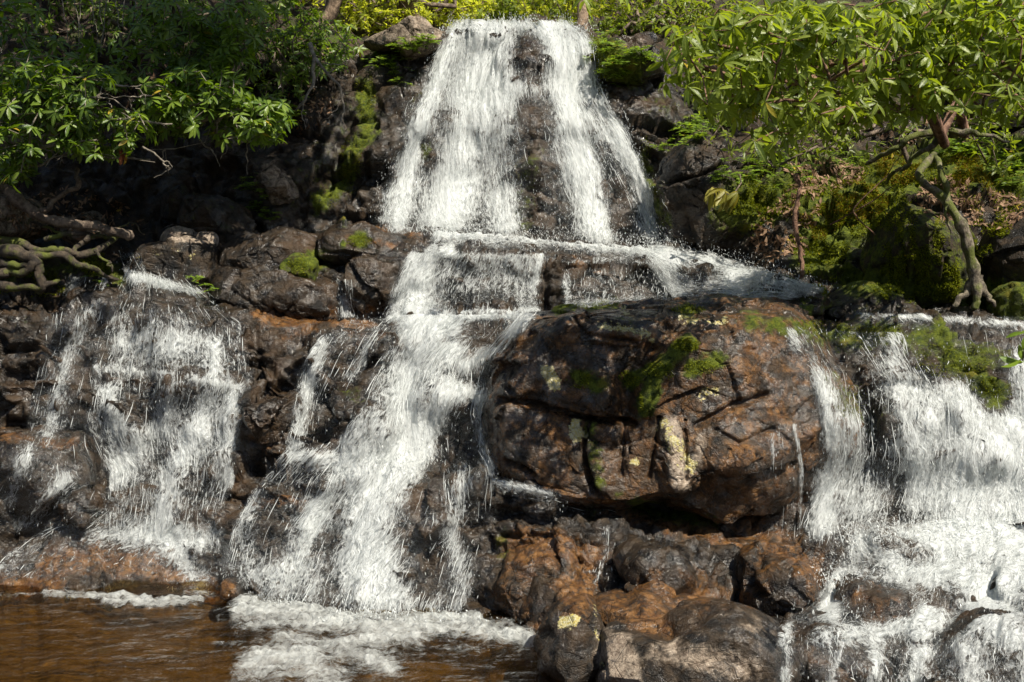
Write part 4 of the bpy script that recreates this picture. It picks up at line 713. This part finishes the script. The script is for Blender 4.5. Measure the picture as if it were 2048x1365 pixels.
def sample_region(blobs, n, Yr):
    """blobs: (px,py,rx,ry,weight) ellipses in photo px; Y range -> world points"""
    wts = np.array([b[4] for b in blobs], float); wts /= wts.sum(); k = rng.choice(len(blobs), n, p=wts); B = np.array([b[:4] for b in blobs])[k]
    r = np.sqrt(rng.random(n)); a = rng.random(n) * 6.283; px = B[:, 0] + B[:, 2] * r * np.cos(a); py = B[:, 1] + B[:, 3] * r * np.sin(a)
    return P(px, py, rng.uniform(*Yr, n))
def shrub(name, label, cat, base, tips, leafmat, barkmat, nl, L, ratio, r_tip=.004, r_max=.05, limbs=None, group=None, kink=.3, crown='foliage', **kw):
    ch, tp, dr = grow(base, tips, r_tip, r_max, kink, limbs); root = empty(name, base)
    V, f = curve_tubes(ch, 6); pmesh(root, 'stem', V, f, barkmat)
    V, f, ti, rb = whorls(tp, dr, nl, L, ratio, **kw); pmesh(root, crown, V, f, leafmat, {'tint': ti, 'rib': rb})
    return tag(root, label, cat, group)
RG = 'rhododendron shrubs on the banks'
# left thicket, shaded
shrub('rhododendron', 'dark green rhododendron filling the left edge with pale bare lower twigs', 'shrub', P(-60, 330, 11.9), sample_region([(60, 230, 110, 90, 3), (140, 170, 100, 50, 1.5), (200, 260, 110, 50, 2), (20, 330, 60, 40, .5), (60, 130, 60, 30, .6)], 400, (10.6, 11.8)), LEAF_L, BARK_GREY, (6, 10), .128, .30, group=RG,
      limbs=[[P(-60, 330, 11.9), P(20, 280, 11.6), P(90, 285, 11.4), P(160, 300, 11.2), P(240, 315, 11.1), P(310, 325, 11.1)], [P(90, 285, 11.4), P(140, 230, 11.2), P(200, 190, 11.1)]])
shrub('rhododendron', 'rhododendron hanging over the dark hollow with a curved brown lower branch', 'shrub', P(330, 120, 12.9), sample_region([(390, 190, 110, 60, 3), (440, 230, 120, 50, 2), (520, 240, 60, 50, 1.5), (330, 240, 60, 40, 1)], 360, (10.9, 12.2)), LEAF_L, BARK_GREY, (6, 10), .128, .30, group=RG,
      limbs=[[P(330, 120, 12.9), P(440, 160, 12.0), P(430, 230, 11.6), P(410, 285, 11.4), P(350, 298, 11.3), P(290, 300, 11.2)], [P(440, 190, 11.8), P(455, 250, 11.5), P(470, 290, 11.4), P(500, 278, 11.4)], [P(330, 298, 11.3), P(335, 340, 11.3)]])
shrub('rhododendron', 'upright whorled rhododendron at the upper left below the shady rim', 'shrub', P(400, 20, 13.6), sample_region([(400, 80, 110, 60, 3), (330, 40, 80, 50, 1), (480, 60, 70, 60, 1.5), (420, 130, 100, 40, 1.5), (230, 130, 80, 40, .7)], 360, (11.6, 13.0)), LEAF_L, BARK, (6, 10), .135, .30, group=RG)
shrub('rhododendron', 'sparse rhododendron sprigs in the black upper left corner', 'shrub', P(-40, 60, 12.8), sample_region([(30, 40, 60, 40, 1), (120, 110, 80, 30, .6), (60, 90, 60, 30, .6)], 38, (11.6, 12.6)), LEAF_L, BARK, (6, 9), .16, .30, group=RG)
shrub('laurel_shrub', 'fine leaved laurel on the rim between the thicket and the waterfall lip', 'shrub', P(560, 130, 13.7), sample_region([(560, 50, 90, 60, 2), (600, 110, 70, 60, 2), (660, 90, 60, 50, 1.2), (560, 170, 50, 50, 1)], 420, (13.0, 14.2)), LEAF_L, BARK, (5, 8), .10, .34, simple=True)
# right rhododendrons, sunlit
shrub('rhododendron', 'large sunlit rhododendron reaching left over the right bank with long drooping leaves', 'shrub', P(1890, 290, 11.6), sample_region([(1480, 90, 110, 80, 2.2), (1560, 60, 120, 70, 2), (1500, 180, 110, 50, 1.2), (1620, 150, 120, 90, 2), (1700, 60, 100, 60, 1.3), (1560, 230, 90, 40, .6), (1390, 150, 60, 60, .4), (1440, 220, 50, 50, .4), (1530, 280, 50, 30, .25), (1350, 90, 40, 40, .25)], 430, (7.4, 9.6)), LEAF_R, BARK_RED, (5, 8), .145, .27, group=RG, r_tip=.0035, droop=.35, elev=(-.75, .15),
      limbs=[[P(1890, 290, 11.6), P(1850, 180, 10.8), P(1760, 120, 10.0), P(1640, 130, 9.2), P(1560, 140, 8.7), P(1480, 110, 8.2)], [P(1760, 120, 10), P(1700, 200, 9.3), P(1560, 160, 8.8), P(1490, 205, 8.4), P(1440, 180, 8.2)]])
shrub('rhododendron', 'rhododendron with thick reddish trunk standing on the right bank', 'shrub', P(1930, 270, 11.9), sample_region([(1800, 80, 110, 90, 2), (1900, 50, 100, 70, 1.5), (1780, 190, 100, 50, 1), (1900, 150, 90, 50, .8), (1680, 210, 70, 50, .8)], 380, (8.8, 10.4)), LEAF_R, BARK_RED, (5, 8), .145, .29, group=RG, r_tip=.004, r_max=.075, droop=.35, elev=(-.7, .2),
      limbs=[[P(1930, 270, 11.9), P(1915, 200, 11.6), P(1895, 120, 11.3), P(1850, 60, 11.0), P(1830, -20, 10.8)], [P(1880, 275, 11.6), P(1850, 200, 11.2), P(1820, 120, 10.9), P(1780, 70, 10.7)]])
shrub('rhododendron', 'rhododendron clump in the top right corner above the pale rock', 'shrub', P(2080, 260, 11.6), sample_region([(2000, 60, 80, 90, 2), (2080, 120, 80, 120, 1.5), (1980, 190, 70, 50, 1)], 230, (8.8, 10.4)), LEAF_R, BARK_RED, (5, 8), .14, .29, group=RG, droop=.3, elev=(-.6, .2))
shrub('rhododendron', 'low rhododendron seedling with yellowing drooping leaves beside the dark boulder', 'shrub', P(1480, 350, 12.4), P(np.array([1425, 1440, 1450, 1465, 1475]), np.array([375, 385, 380, 392, 385]), np.array([11.6, 11.7, 11.5, 11.7, 11.6])), LEAF_Y, BARK, (6, 8), .19, .28, group=RG, droop=.5, elev=(-1.2, -.4))
shrub('rhododendron', 'few rhododendron leaves hanging at the top above the waterfall lip', 'shrub', P(1180, -60, 9.6), P(np.array([1165, 1175, 1245]), np.array([-4, 2, -6]), np.array([9.2, 9.3, 9.2])), LEAF_R, BARK_GREY, (5, 7), .17, .29, group=RG, droop=.3, elev=(-.6, .1))
shrub('rhododendron', 'rhododendron sprig poking in from the right edge over the cascade', 'shrub', P(2120, 690, 6.0), P(np.array([2052, 2046]), np.array([668, 722]), np.array([5.9, 5.9])), LEAF_F, BARK, (5, 6), .12, .36, group=RG)
# backlit background trees and bushes
def bgtree(label, tr, tips, n, rad, group='trees behind the waterfall lip', leaf=.085):
    root = empty('forest_tree', tr[0]); p = wiggle(tr, 14, .06, rng.random() * 50); V, f = curve_tubes([(p, np.linspace(rad, rad * .7, 14))], 10); pmesh(root, 'trunk', V, f, BARK_BG)
    tp = sample_region(*tips) if isinstance(tips, tuple) else tips; ch, tp, dr = grow(p[-1], tp, .004, .04, .3, [list(p[::-1][:6])]); V, f = curve_tubes(ch, 5); pmesh(root, 'branches', V, f, BARK)
    V, f, ti, rb = whorls(tp, dr, (6, 10), leaf, .42, up_bias=.5, elev=(-.9, .7), simple=True); pmesh(root, 'crown', V, f, LEAF_B, {'tint': ti, 'rib': rb}); tag(root, label, 'tree', group)
bgtree('leaning pale trunked tree behind the rim left of the pale lip slab', [P(640, 85, 14.9), P(662, 20, 14.9), P(690, -60, 15), P(720, -200, 15.2)], ([(640, 20, 70, 50, 1), (720, 0, 60, 50, 1), (700, -90, 130, 60, 1)], 420, (15.6, 18)), 0, .11)
bgtree('thick brown trunked tree standing behind the left end of the upper waterfall lip', [P(812, 76, 16.2), P(815, 20, 16.2), P(822, -80, 15.3), P(820, -220, 15.4)], ([(780, 10, 80, 45, 1), (870, 10, 80, 45, 1), (820, -90, 150, 60, 1)], 450, (17.2, 20)), 0, .17)
bgtree('slim tree at the right end of the upper waterfall lip', [P(1160, 92, 14.9), P(1163, 40, 15.0), P(1160, -40, 15.1), P(1150, -160, 15.3)], ([(1120, 0, 90, 50, 1), (1200, -10, 70, 40, .7), (1180, -100, 120, 60, 1)], 320, (15.4, 17.5)), 0, .085)
bgtree('slender tree in the sunny gap straight behind the waterfall lip', [P(960, 72, 20), P(965, 20, 20), P(960, -80, 20), P(950, -200, 20)], ([(930, 15, 90, 40, 1), (1020, 15, 90, 40, 1), (980, -80, 160, 60, .8)], 520, (19, 23)), 0, .07)
def bush(label, base, tips, leafmat, L=.09, group='bushes on the forest floor', name='forest_bush', simple=True, ratio=.42, nl=(6, 10), elev=(-.9, .8)):
    return shrub(name, label, 'bush', base, tips, leafmat, BARK, nl, L, ratio, group=group, simple=simple, elev=elev, r_max=.03)
bush('bright yellow-green bush behind the pale lip slab', P(760, 75, 16.2), sample_region([(700, 40, 70, 40, 1), (790, 40, 70, 30, 1), (750, 0, 100, 40, 1)], 420, (15.4, 17.5)), LEAF_B)
bush('sunny bush behind the left part of the waterfall lip', P(900, 72, 18), sample_region([(880, 40, 90, 32, 1), (930, 5, 100, 35, 1)], 480, (17.5, 20)), LEAF_B)
bush('sunny bush behind the right part of the waterfall lip', P(1060, 70, 18.5), sample_region([(1040, 40, 90, 30, 1), (1100, 10, 110, 40, 1)], 480, (17.5, 20)), LEAF_R, .12)
bush('olive green bush above the right rim of the falls', P(1300, 100, 15.4), sample_region([(1290, 20, 100, 50, 1), (1370, 60, 90, 60, 1), (1250, 60, 50, 30, .6), (1440, 60, 80, 70, 1)], 700, (15.2, 16.8)), LEAF_R, .08)
bush('leafy bush behind the reddish rhododendron trunk', P(1750, 200, 15.4), sample_region([(1600, 90, 110, 90, 1), (1720, 100, 110, 90, 1), (1500, 90, 80, 70, .7)], 560, (14.4, 16)), LEAF_R, .10)
bush('yellow-green bush at the far top right of the bank', P(2000, 200, 15.2), sample_region([(1880, 60, 100, 80, 1), (2000, 60, 100, 90, 1), (1960, 190, 100, 40, .7)], 460, (15.0, 16.4)), LEAF_B, .09)
bush('open leafy bush with drooping sprays low on the right bank', P(1820, 330, 12.6), sample_region([(1540, 300, 70, 40, .5), (1620, 270, 80, 40, .8), (1740, 260, 80, 50, 1), (1860, 240, 80, 40, .8), (1960, 260, 60, 50, .8), (2010, 310, 40, 50, .6), (1450, 260, 50, 50, .6)], 170, (11.6, 12.8)), LEAF_R, .115, ratio=.3, nl=(4, 7))
bush('large leafy bush on the right bank beyond the pale sunlit rock', P(2350, 250, 13.8), sample_region([(2300, 100, 160, 130, 1), (2500, 120, 150, 130, 1), (2200, 40, 100, 80, .5)], 620, (12.6, 14.6)), LEAF_R, .13)
bush('dark bush on the shaded rim at upper left', P(250, 60, 14.4), sample_region([(100, 20, 130, 50, 1), (300, 10, 130, 50, 1), (200, 80, 150, 30, .4)], 260, (13.4, 14.6)), LEAF_L, .09)
# far forest wall
def farwood():
    n = 22000; px = rng.uniform(-700, 2750, n); py = 90 - 620 * rng.random(n) ** 1.0; Y = rng.uniform(21, 27, n); p = P(px, py, Y); p = p[(vnoise(p * .55, 41) + .5 * vnoise(p * 1.6, 42)) > -.25]; n = len(p)
    V, f, ti, rb = leaf_batch(p, rng.normal(0, 1, (n, 3)), rng.normal(0, 1, (n, 3)) + np.array([0, -.5, 1]), rng.uniform(.14, .32, n), .55, .2, .2, True)
    tag(mesh('foliage', V, f, LEAF_B, {'tint': ti, 'rib': rb}), 'far bright mass of woodland leaves closing the view above the falls', 'foliage', kind='stuff')
farwood()
# overhead canopy out of frame that shades the left bank and dapples the right one
def canopy(label, tr, c, rx, ry, rz, n, L=.22, rad=.2):
    root = empty('forest_tree', tr[0]); p = wiggle(tr, 16, .1, rng.random() * 50); V, f = curve_tubes([(p, np.linspace(rad, rad * .4, 16))], 10); pmesh(root, 'trunk', V, f, BARK_BG)
    a = rng.normal(0, 1, (n, 3)); a = unit(a) * rng.random((n, 1)) ** .4; tp = np.array(c) + a * np.array([rx, ry, rz]); V, f, ti, rb = leaf_batch(tp, rng.normal(0, 1, (n, 3)), rng.normal(0, .5, (n, 3)) + np.array([0, 0, 1]), L * rng.uniform(.7, 1.3, n), .5, .2, .15, True)
    pmesh(root, 'crown', V, f, LEAF_R, {'tint': ti, 'rib': rb}); tag(root, label, 'tree', 'tall trees over the gorge')
canopy('tall broad crowned tree shading the left bank from above', [(-9.5, 12, 2.5), (-8.5, 11.5, 7), (-5.5, 10.8, 10)], (-2.2, 9.8, 9.6), 3.2, 1.9, 1.0, 3300, .24)
canopy('tall tree over the left shore with leaves high above the pool', [(-9, 7, 0), (-8.5, 7.5, 6), (-5, 8.5, 10)], (-2.0, 7.2, 9.4), 2.8, 1.1, .8, 120, .24)
canopy('unseen leaning tree added so its low crown darkens the hollow left of the falls', [(-9.3, 10, 2), (-7.5, 9.5, 7.5), (-2.2, 9.5, 9.4)], (-1.0, 9.6, 9.5), 1.8, .95, .6, 2300, .24, .14)  # added out of view, crown aimed along the sun direction to darken the hollow
canopy('unseen tall tree added to shade the slope above the left thicket', [(-8.5, 17, 5), (-7.5, 15.5, 9), (-4.5, 13, 11.5)], (-2.8, 12.3, 11.2), 3.5, 2.0, 1.0, 1500, .26)  # added out of view to throw shade on the upper left hillside
canopy('tall tree above the right bank casting dappled shade', [(9.5, 13, 3), (9.6, 12.5, 8), (8.8, 11.5, 11)], (7.6, 9.2, 10.2), 3.0, 2.6, 1.2, 260, .22)

# ferns and small plants rooted on the rocks
def fern(label, pts, n, spread, L, mat=LEAF_F, group='small green plants on the rocks', name='fern'):
    pos, dv, up = [], [], []; chains = []
    for i in range(n):
        c = pts[i % len(pts)]; b = surf(c[0] + rng.normal(0, spread), c[1] + rng.normal(0, spread * .6)) + np.array([0, -.02, 0]); a = rng.uniform(-2.6, -.5); d = unit(np.array([math.cos(a), math.sin(a) * .8, rng.uniform(.1, .9)])); ln = L * rng.uniform(.6, 1.2)
        t = np.linspace(0, 1, 7); fr = b + d * (t * ln)[:, None] - np.array([0, 0, 1]) * (t ** 2 * ln * .45)[:, None]; chains.append((fr, np.linspace(.003, .001, 7))); s = unit(np.cross(d, np.array([0, 0, 1.])))
        for k in range(1, 7):
            for sg in (-1, 1): pos.append(fr[k]); dv.append(s * sg + d * .5 + rng.normal(0, .15, 3)); up.append(np.array([0, -.4, 1]) + rng.normal(0, .25, 3))
    V1, f1 = curve_tubes(chains, 4); pos, dv, up = map(np.array, (pos, dv, up)); V, f, ti, rb = leaf_batch(pos, dv, up, L * .32 * rng.uniform(.6, 1.1, len(pos)), .42, .2, .1, True)
    tag(mesh(name, np.concatenate([V, V1]), np.concatenate([f, f1 + len(V)]), mat, {'tint': np.concatenate([ti, np.full(len(V1), .4)]), 'rib': np.concatenate([rb, np.zeros(len(V1))])}), label, name.replace('_', ' '), group)
fern('bright green plant growing from the crack above the left cascade', [(400, 560), (415, 570), (430, 575)], 9, 5, .16)
fern('vivid green fern patch on the rim right of the waterfall lip', [(1210, 90), (1225, 130), (1240, 150), (1215, 60)], 60, 16, .2)
fern('green leafy plant hanging under the right lip rock', [(1275, 110), (1290, 118), (1262, 108)], 26, 9, .2)
fern('tiny green plant on the dark cliff right of the upper waterfall', [(1262, 170), (1255, 155)], 8, 5, .13)
fern('bright fern patch on top of the dark glistening boulder', [(1390, 255), (1430, 240), (1460, 230), (1370, 270)], 80, 18, .22)
fern('second fern patch trailing left of the dark glistening boulder', [(1330, 290), (1325, 300)], 14, 7, .14)
fern('green plants on the lip slab left of the upper waterfall', [(830, 95), (850, 85), (810, 100)], 34, 12, .2)
fern('green plants below the lip slab on the dark cliff', [(770, 125), (795, 150), (752, 115)], 34, 10, .19)
fern('bright green sprays at the right tip of the left thicket', [(560, 215), (580, 230), (540, 210)], 40, 12, .22)
fern('dim green plants on the pale broken rock in the hollow', [(520, 385), (510, 410), (535, 430), (500, 370)], 36, 12, .18)
fern('ground plants on the sunny bank under the rhododendron', [(1700, 310), (1660, 300), (1620, 320)], 34, 20, .18)
fern('leafy seedlings at the right edge of the mossy bank', [(2030, 310), (2010, 330), (2040, 350), (2000, 300)], 60, 20, .2)
fern('ferns above the forked root on the right bank', [(1920, 300), (1940, 290), (1960, 300), (1900, 280)], 40, 18, .24)
fern('small plants among roots at the stream edge on the left', [(190, 550), (200, 565)], 10, 6, .12)
fern('weedy plants between the moss bank and the dark boulder', [(1540, 320), (1500, 330), (1580, 330)], 46, 24, .2)
fern('green weeds near the vine on the right bank', [(1470, 360), (1500, 350), (1440, 350)], 30, 14, .17)
# moss cushions and leaf litter on the right bank
def scatter(name, label, blobs, n, mat, Ls, ratio, upb, lift, kind='stuff'):
    pts = []; ns = []
    wts = np.array([b[4] for b in blobs], float); wts /= wts.sum(); k = rng.choice(len(blobs), n, p=wts); B = np.array([b[:4] for b in blobs])[k]
    r = np.sqrt(rng.random(n)); a = rng.random(n) * 6.283; px = B[:, 0] + B[:, 2] * r * np.cos(a); py = B[:, 1] + B[:, 3] * r * np.sin(a); dx, dy, dz = ray(px, py)
    gate = vnoise(np.stack([px / 26, py / 20, px * 0], -1), 77) > -.25
    for i in range(n):
        if not gate[i]: continue
        h, nn, _, _ = bvh.ray_cast(CO, Vector((dx[i], dy[i], dz[i])))
        if h is None: continue
        nn = -nn if nn.y > 0 else nn; pts.append(h); ns.append(nn)
    pts, ns = np.array(pts), np.array(ns); m = len(pts)
    if upb > .5: dv = np.cross(ns, rng.normal(0, 1, (m, 3))) + ns * .1; up = ns + rng.normal(0, .3, (m, 3))
    else: dv = ns + rng.normal(0, .55, (m, 3)); up = rng.normal(0, 1, (m, 3))
    V, f, ti, rb = leaf_batch(pts + ns * lift, dv, up, rng.uniform(*Ls, m), ratio, .2, .1, True)
    tag(mesh(name, V, f, mat, {'tint': ti, 'rib': rb}), label, name.replace('_', ' '), kind=kind)
BANK = [(1560, 380, 90, 50, 1), (1640, 480, 60, 70, 1.2), (1700, 420, 70, 60, 1.3), (1780, 360, 70, 60, 1.2), (1880, 330, 70, 50, .9), (1990, 370, 80, 70, 1), (1980, 480, 50, 50, .8), (1660, 560, 60, 30, .6), (1500, 420, 40, 40, .5)]
scatter('moss', 'deep green and yellow moss cushions covering the right bank', BANK + [(1830, 560, 90, 50, .8), (1200, 110, 30, 50, .3)], 30000, LEAF_M, (.018, .042), .35, 0, 0)
scatter('golden_moss', 'golden brown moss patches on the right bank', [(1720, 400, 60, 40, 1), (1800, 330, 50, 40, 1), (1950, 340, 60, 40, 1), (1640, 440, 50, 40, .6)], 9000, LEAF_O, (.018, .04), .35, 0, 0)
scatter('leaf_litter', 'dry pinkish brown fallen leaves lying on the right bank', [(1640, 350, 90, 30, 1), (1900, 400, 60, 40, 1), (1560, 470, 60, 60, .7), (1980, 420, 70, 40, .8), (1600, 420, 40, 50, .6), (1850, 270, 100, 30, .5)], 2600, LEAF_D, (.04, .10), .4, 1, .01)
scatter('leaf_litter', 'dead leaves caught on the shaded left bank', [(150, 430, 140, 50, 1), (300, 190, 90, 50, .4), (620, 220, 50, 60, .3)], 700, LEAF_D, (.04, .09), .4, 1, .01)
scatter('moss', 'dark moss on the roots and rocks of the left bank', [(60, 570, 90, 25, 1), (190, 530, 30, 25, 1)], 3500, LEAF_M, (.015, .035), .35, 0, 0)

# ------------------------------------------------------------------ roots, limbs, vines, dead branches
def limb(name, label, cat, chains, mat, group=None, sides=10, seed=0, amp=.02):
    """chains in photo px with depth: [([(px,py,Y)...], r0, r1)]; the first is the thing's main stem, all of one wood"""
    out = []
    for i, (p, r0, r1) in enumerate(chains):
        w_ = wiggle([P(*q) for q in p], max(8, len(p) * 7), amp, seed * 3.3 + i * 1.7); n = len(w_); r = np.linspace(r0, r1, n) * (1 + .45 * fbm(w_ * 7, seed, 3)); r[-1] *= .3; out.append((w_, r))
    V, f = curve_tubes(out, sides)
    return tag(mesh(name, V, f, mat), label, cat, group)
limb('fallen_limb', 'long brown fallen limb curving down over stones on the left bank', 'branch', [([(-60, 340, 11.2), (20, 390, 11.2), (75, 430, 11.2), (120, 447, 11.2), (200, 455, 11.25), (268, 475, 11.3)], .06, .05), ([(80, 425, 11.2), (100, 405, 11.2), (140, 388, 11.25), (160, 360, 11.3), (155, 335, 11.4)], .03, .02)], BARK, seed=1, amp=.05)
limb('tree_roots', 'gnarled tangled mossy roots over the dark overhang on the left bank', 'roots', [
    ([(-60, 470, 11.3), (30, 480, 11.2), (80, 500, 11.1), (150, 510, 11.1), (200, 500, 11.2), (235, 470, 11.5)], .05, .03), ([(-60, 490, 11.2), (20, 500, 11.0), (70, 520, 10.95), (80, 560, 10.95), (78, 590, 11.0)], .075, .03),
    ([(60, 510, 11.0), (110, 510, 11.0), (150, 530, 11.0), (200, 545, 11.1), (240, 560, 11.2)], .05, .015), ([(80, 520, 10.95), (50, 545, 10.95), (0, 545, 11.0), (-60, 560, 11)], .05, .04), ([(90, 480, 11.2), (130, 470, 11.2), (180, 468, 11.3), (220, 478, 11.4), (260, 470, 11.5)], .025, .02),
    ([(150, 510, 11.1), (170, 480, 11.2), (200, 465, 11.4)], .03, .02), ([(190, 500, 11.1), (215, 520, 11.05), (225, 545, 11.05)], .018, .008), ([(0, 570, 11.0), (60, 575, 10.95), (120, 560, 11.0)], .05, .02), ([(220, 470, 11.5), (260, 440, 11.5), (290, 470, 11.6)], .012, .006), ([(60, 440, 11.4), (100, 455, 11.3), (150, 480, 11.3)], .016, .01), ([(-40, 530, 11.1), (20, 525, 11.0), (60, 535, 10.9)], .045, .03)], BARK_ROOT, seed=2, amp=.05)
limb('tree_root', 'forked grey-banded root looping down to the mossy stump on the right bank', 'roots', [
    ([(1868, 310, 11.4), (1835, 345, 11.1), (1850, 375, 11.0), (1890, 400, 10.95), (1910, 430, 10.9), (1930, 480, 10.9), (1950, 540, 10.9), (1950, 590, 11.0)], .036, .058), ([(1868, 310, 11.4), (1880, 335, 11.1), (1890, 370, 11.0), (1895, 400, 10.95)], .028, .032), ([(1890, 400, 10.95), (1892, 430, 10.85), (1902, 470, 10.85)], .018, .008),
    ([(1950, 560, 10.9), (1930, 590, 10.85), (1905, 615, 10.85)], .05, .02), ([(1955, 560, 10.9), (1975, 590, 10.85), (1990, 615, 10.85)], .05, .02), ([(1952, 550, 10.85), (1955, 590, 10.8), (1950, 620, 10.8)], .06, .03)], BARK_MOSS, seed=3, amp=.03)
limb('vine', 'thin reddish dead vine hanging down to the white chute', 'vine', [([(1592, 350, 12.0), (1598, 380, 11.9), (1590, 430, 11.9), (1598, 490, 11.9), (1605, 530, 11.9), (1600, 565, 11.9)], .028, .022), ([(1602, 520, 11.9), (1610, 500, 11.95)], .01, .005)], BARK_RED, seed=4, amp=.04)
limb('dead_branch', 'bare pale dead branch dangling left of the upper waterfall', 'branch', [([(620, 88, 12.4), (632, 118, 12.3), (625, 165, 12.3), (610, 205, 12.2), (590, 222, 12.3)], .024, .010), ([(632, 118, 12.3), (655, 145, 12.2), (680, 175, 12.2), (688, 215, 12.2), (680, 255, 12.2)], .018, .008), ([(684, 200, 12.2), (665, 225, 12.2), (640, 250, 12.2)], .007, .003), ([(650, 125, 12.3), (690, 130, 12.2), (700, 150, 12.2)], .007, .003), ([(605, 205, 12.2), (605, 235, 12.2), (612, 260, 12.2)], .006, .003), ([(655, 145, 12.2), (672, 135, 12.2), (698, 165, 12.2)], .006, .003), ([(688, 215, 12.2), (686, 240, 12.1), (690, 262, 12.1)], .005, .002)], BARK_GREY, seed=5, amp=.03)
limb('dead_branch', 'slanting thin dead stick across the mossy right bank', 'branch', [([(1750, 470, 11.8), (1700, 420, 11.7), (1765, 360, 11.6), (1810, 300, 11.6)], .008, .004), ([(1660, 450, 11.9), (1740, 405, 11.7), (1790, 370, 11.6)], .008, .004)], BARK_RED, seed=6)
limb('root_wood', 'brown buttress root under the reddish rhododendron trunk', 'roots', [([(1930, 262, 11.9), (1880, 262, 11.7), (1820, 275, 11.6), (1780, 300, 11.7), (1730, 330, 12)], .05, .02), ([(1890, 262, 11.7), (1850, 300, 11.5), (1810, 330, 11.6), (1770, 370, 11.9)], .035, .015), ([(1900, 262, 11.7), (1960, 270, 11.6), (2020, 285, 11.7)], .04, .015)], BARK_MOSS, seed=7, amp=.05)
for i, (lab, ch) in enumerate([('hanging thin twigs dangling beneath the left edge rhododendron', [([(60, 285, 11.2), (100, 300, 11.2), (120, 320, 11.2)], .012, .006), ([(20, 330, 11.1), (80, 330, 11.1), (130, 310, 11.1), (170, 280, 11.2)], .012, .006), ([(120, 250, 11.2), (130, 290, 11.1), (120, 330, 11.1)], .009, .004)]),
                               ('bare twigs hanging from the curved brown branch over the hollow', [([(400, 280, 11.5), (430, 310, 11.5), (440, 335, 11.5)], .010, .004), ([(450, 270, 11.5), (455, 300, 11.5), (440, 320, 11.5)], .009, .004), ([(500, 280, 11.5), (490, 310, 11.5), (495, 350, 11.5)], .008, .003), ([(330, 300, 11.3), (325, 320, 11.3), (338, 350, 11.3)], .008, .003), ([(300, 320, 11.2), (260, 318, 11.2), (220, 318, 11.2), (160, 300, 11.2)], .012, .006), ([(470, 240, 11.6), (540, 260, 11.6), (580, 250, 11.6)], .009, .003)]),
                               ('dangling dry rootlets in the black upper left corner', [([(x, -10, 12.6), (x + dx, 50, 12.5), (x + dx * 1.6, 95 + 20 * math.sin(x), 12.5)], .006, .003) for x, dx in ((150, 8), (165, -6), (182, 10), (200, 4), (215, -9), (232, 6), (250, -4), (120, 12), (270, 8))])]):
    limb('twigs', lab, 'twigs', ch, BARK_GREY, seed=20 + i, amp=.03, sides=5)
scatter('moss', 'short green moss growing on the ridge and hollows of the huge boulder', [(1372, 690, 30, 12, .8), (1325, 735, 28, 26, 1), (1295, 795, 14, 34, 1), (1270, 755, 34, 18, .8), (1165, 762, 34, 16, .6), (1400, 735, 36, 14, .5), (1377, 620, 34, 10, .5), (1180, 612, 50, 8, .5)], 5200, LEAF_M, (.010, .022), .35, 0, 0)
scatter('moss', 'hanging moss strands over the big boulder under the forked root', [(1775, 540, 12, 60, 1), (1800, 520, 10, 80, 1), (1826, 530, 9, 75, 1), (1850, 540, 12, 66, 1), (1880, 510, 16, 90, 1), (1800, 440, 50, 24, .8), (1905, 560, 14, 50, 1)], 7000, LEAF_M, (.014, .034), .35, 0, 0)
scatter('moss', 'moss mats under thin water on the rim of the right cascade', [(1620, 655, 80, 14, .6), (1760, 670, 70, 22, .7), (1900, 720, 80, 36, 1), (1990, 780, 40, 26, .6), (1700, 800, 36, 40, .4)], 5200, LEAF_M, (.010, .022), .35, 0, 0)
scatter('moss', 'thin moss stripes on the dark cliff left of the upper waterfall', [(730, 190, 22, 50, 1), (700, 330, 24, 60, .6), (650, 400, 30, 20, .4), (600, 530, 26, 20, .5), (720, 482, 26, 12, .5), (1290, 310, 12, 40, .3)], 3600, LEAF_M, (.010, .024), .35, 0, 0)
tw = []
for k_ in range(15):
    x0, y0 = rng.uniform(0, 470), rng.uniform(150, 300); pts_ = [(x0, y0, 10.9)]; an_ = rng.uniform(-.5, .5) + (math.pi if rng.random() < .4 else 0)
    for j_ in range(5): an_ += rng.normal(0, .45); pts_.append((pts_[-1][0] + 26 * math.cos(an_), min(335, pts_[-1][1] + 16 * math.sin(an_) + 5), 10.9 + rng.normal(0, .1)))
    tw.append((pts_, .011, .004)); tw.append(([pts_[2], (pts_[2][0] + rng.normal(0, 18), pts_[2][1] + 16, 10.9), (pts_[2][0] + rng.normal(0, 22), pts_[2][1] + 34, 10.9)], .007, .003))
limb('twigs', 'crooked pale bare twigs weaving through the front of the left thicket', 'twigs', tw, BARK_GREY, seed=31, amp=.03, sides=5)
# red dead leaf cluster
V, f, ti, rb = leaf_batch(P(np.array([238, 243, 248, 252, 246]), np.array([300, 296, 300, 304, 308]), np.full(5, 11.0)), rng.normal(0, .3, (5, 3)) + np.array([0, 0, -1]), rng.normal(0, 1, (5, 3)), np.full(5, .13), .35)
tag(mesh('dead_leaf_cluster', V, f, LEAF_RED, {'tint': ti, 'rib': rb}), 'hanging cluster of rusty red dead leaves in the left rhododendron', 'leaves')
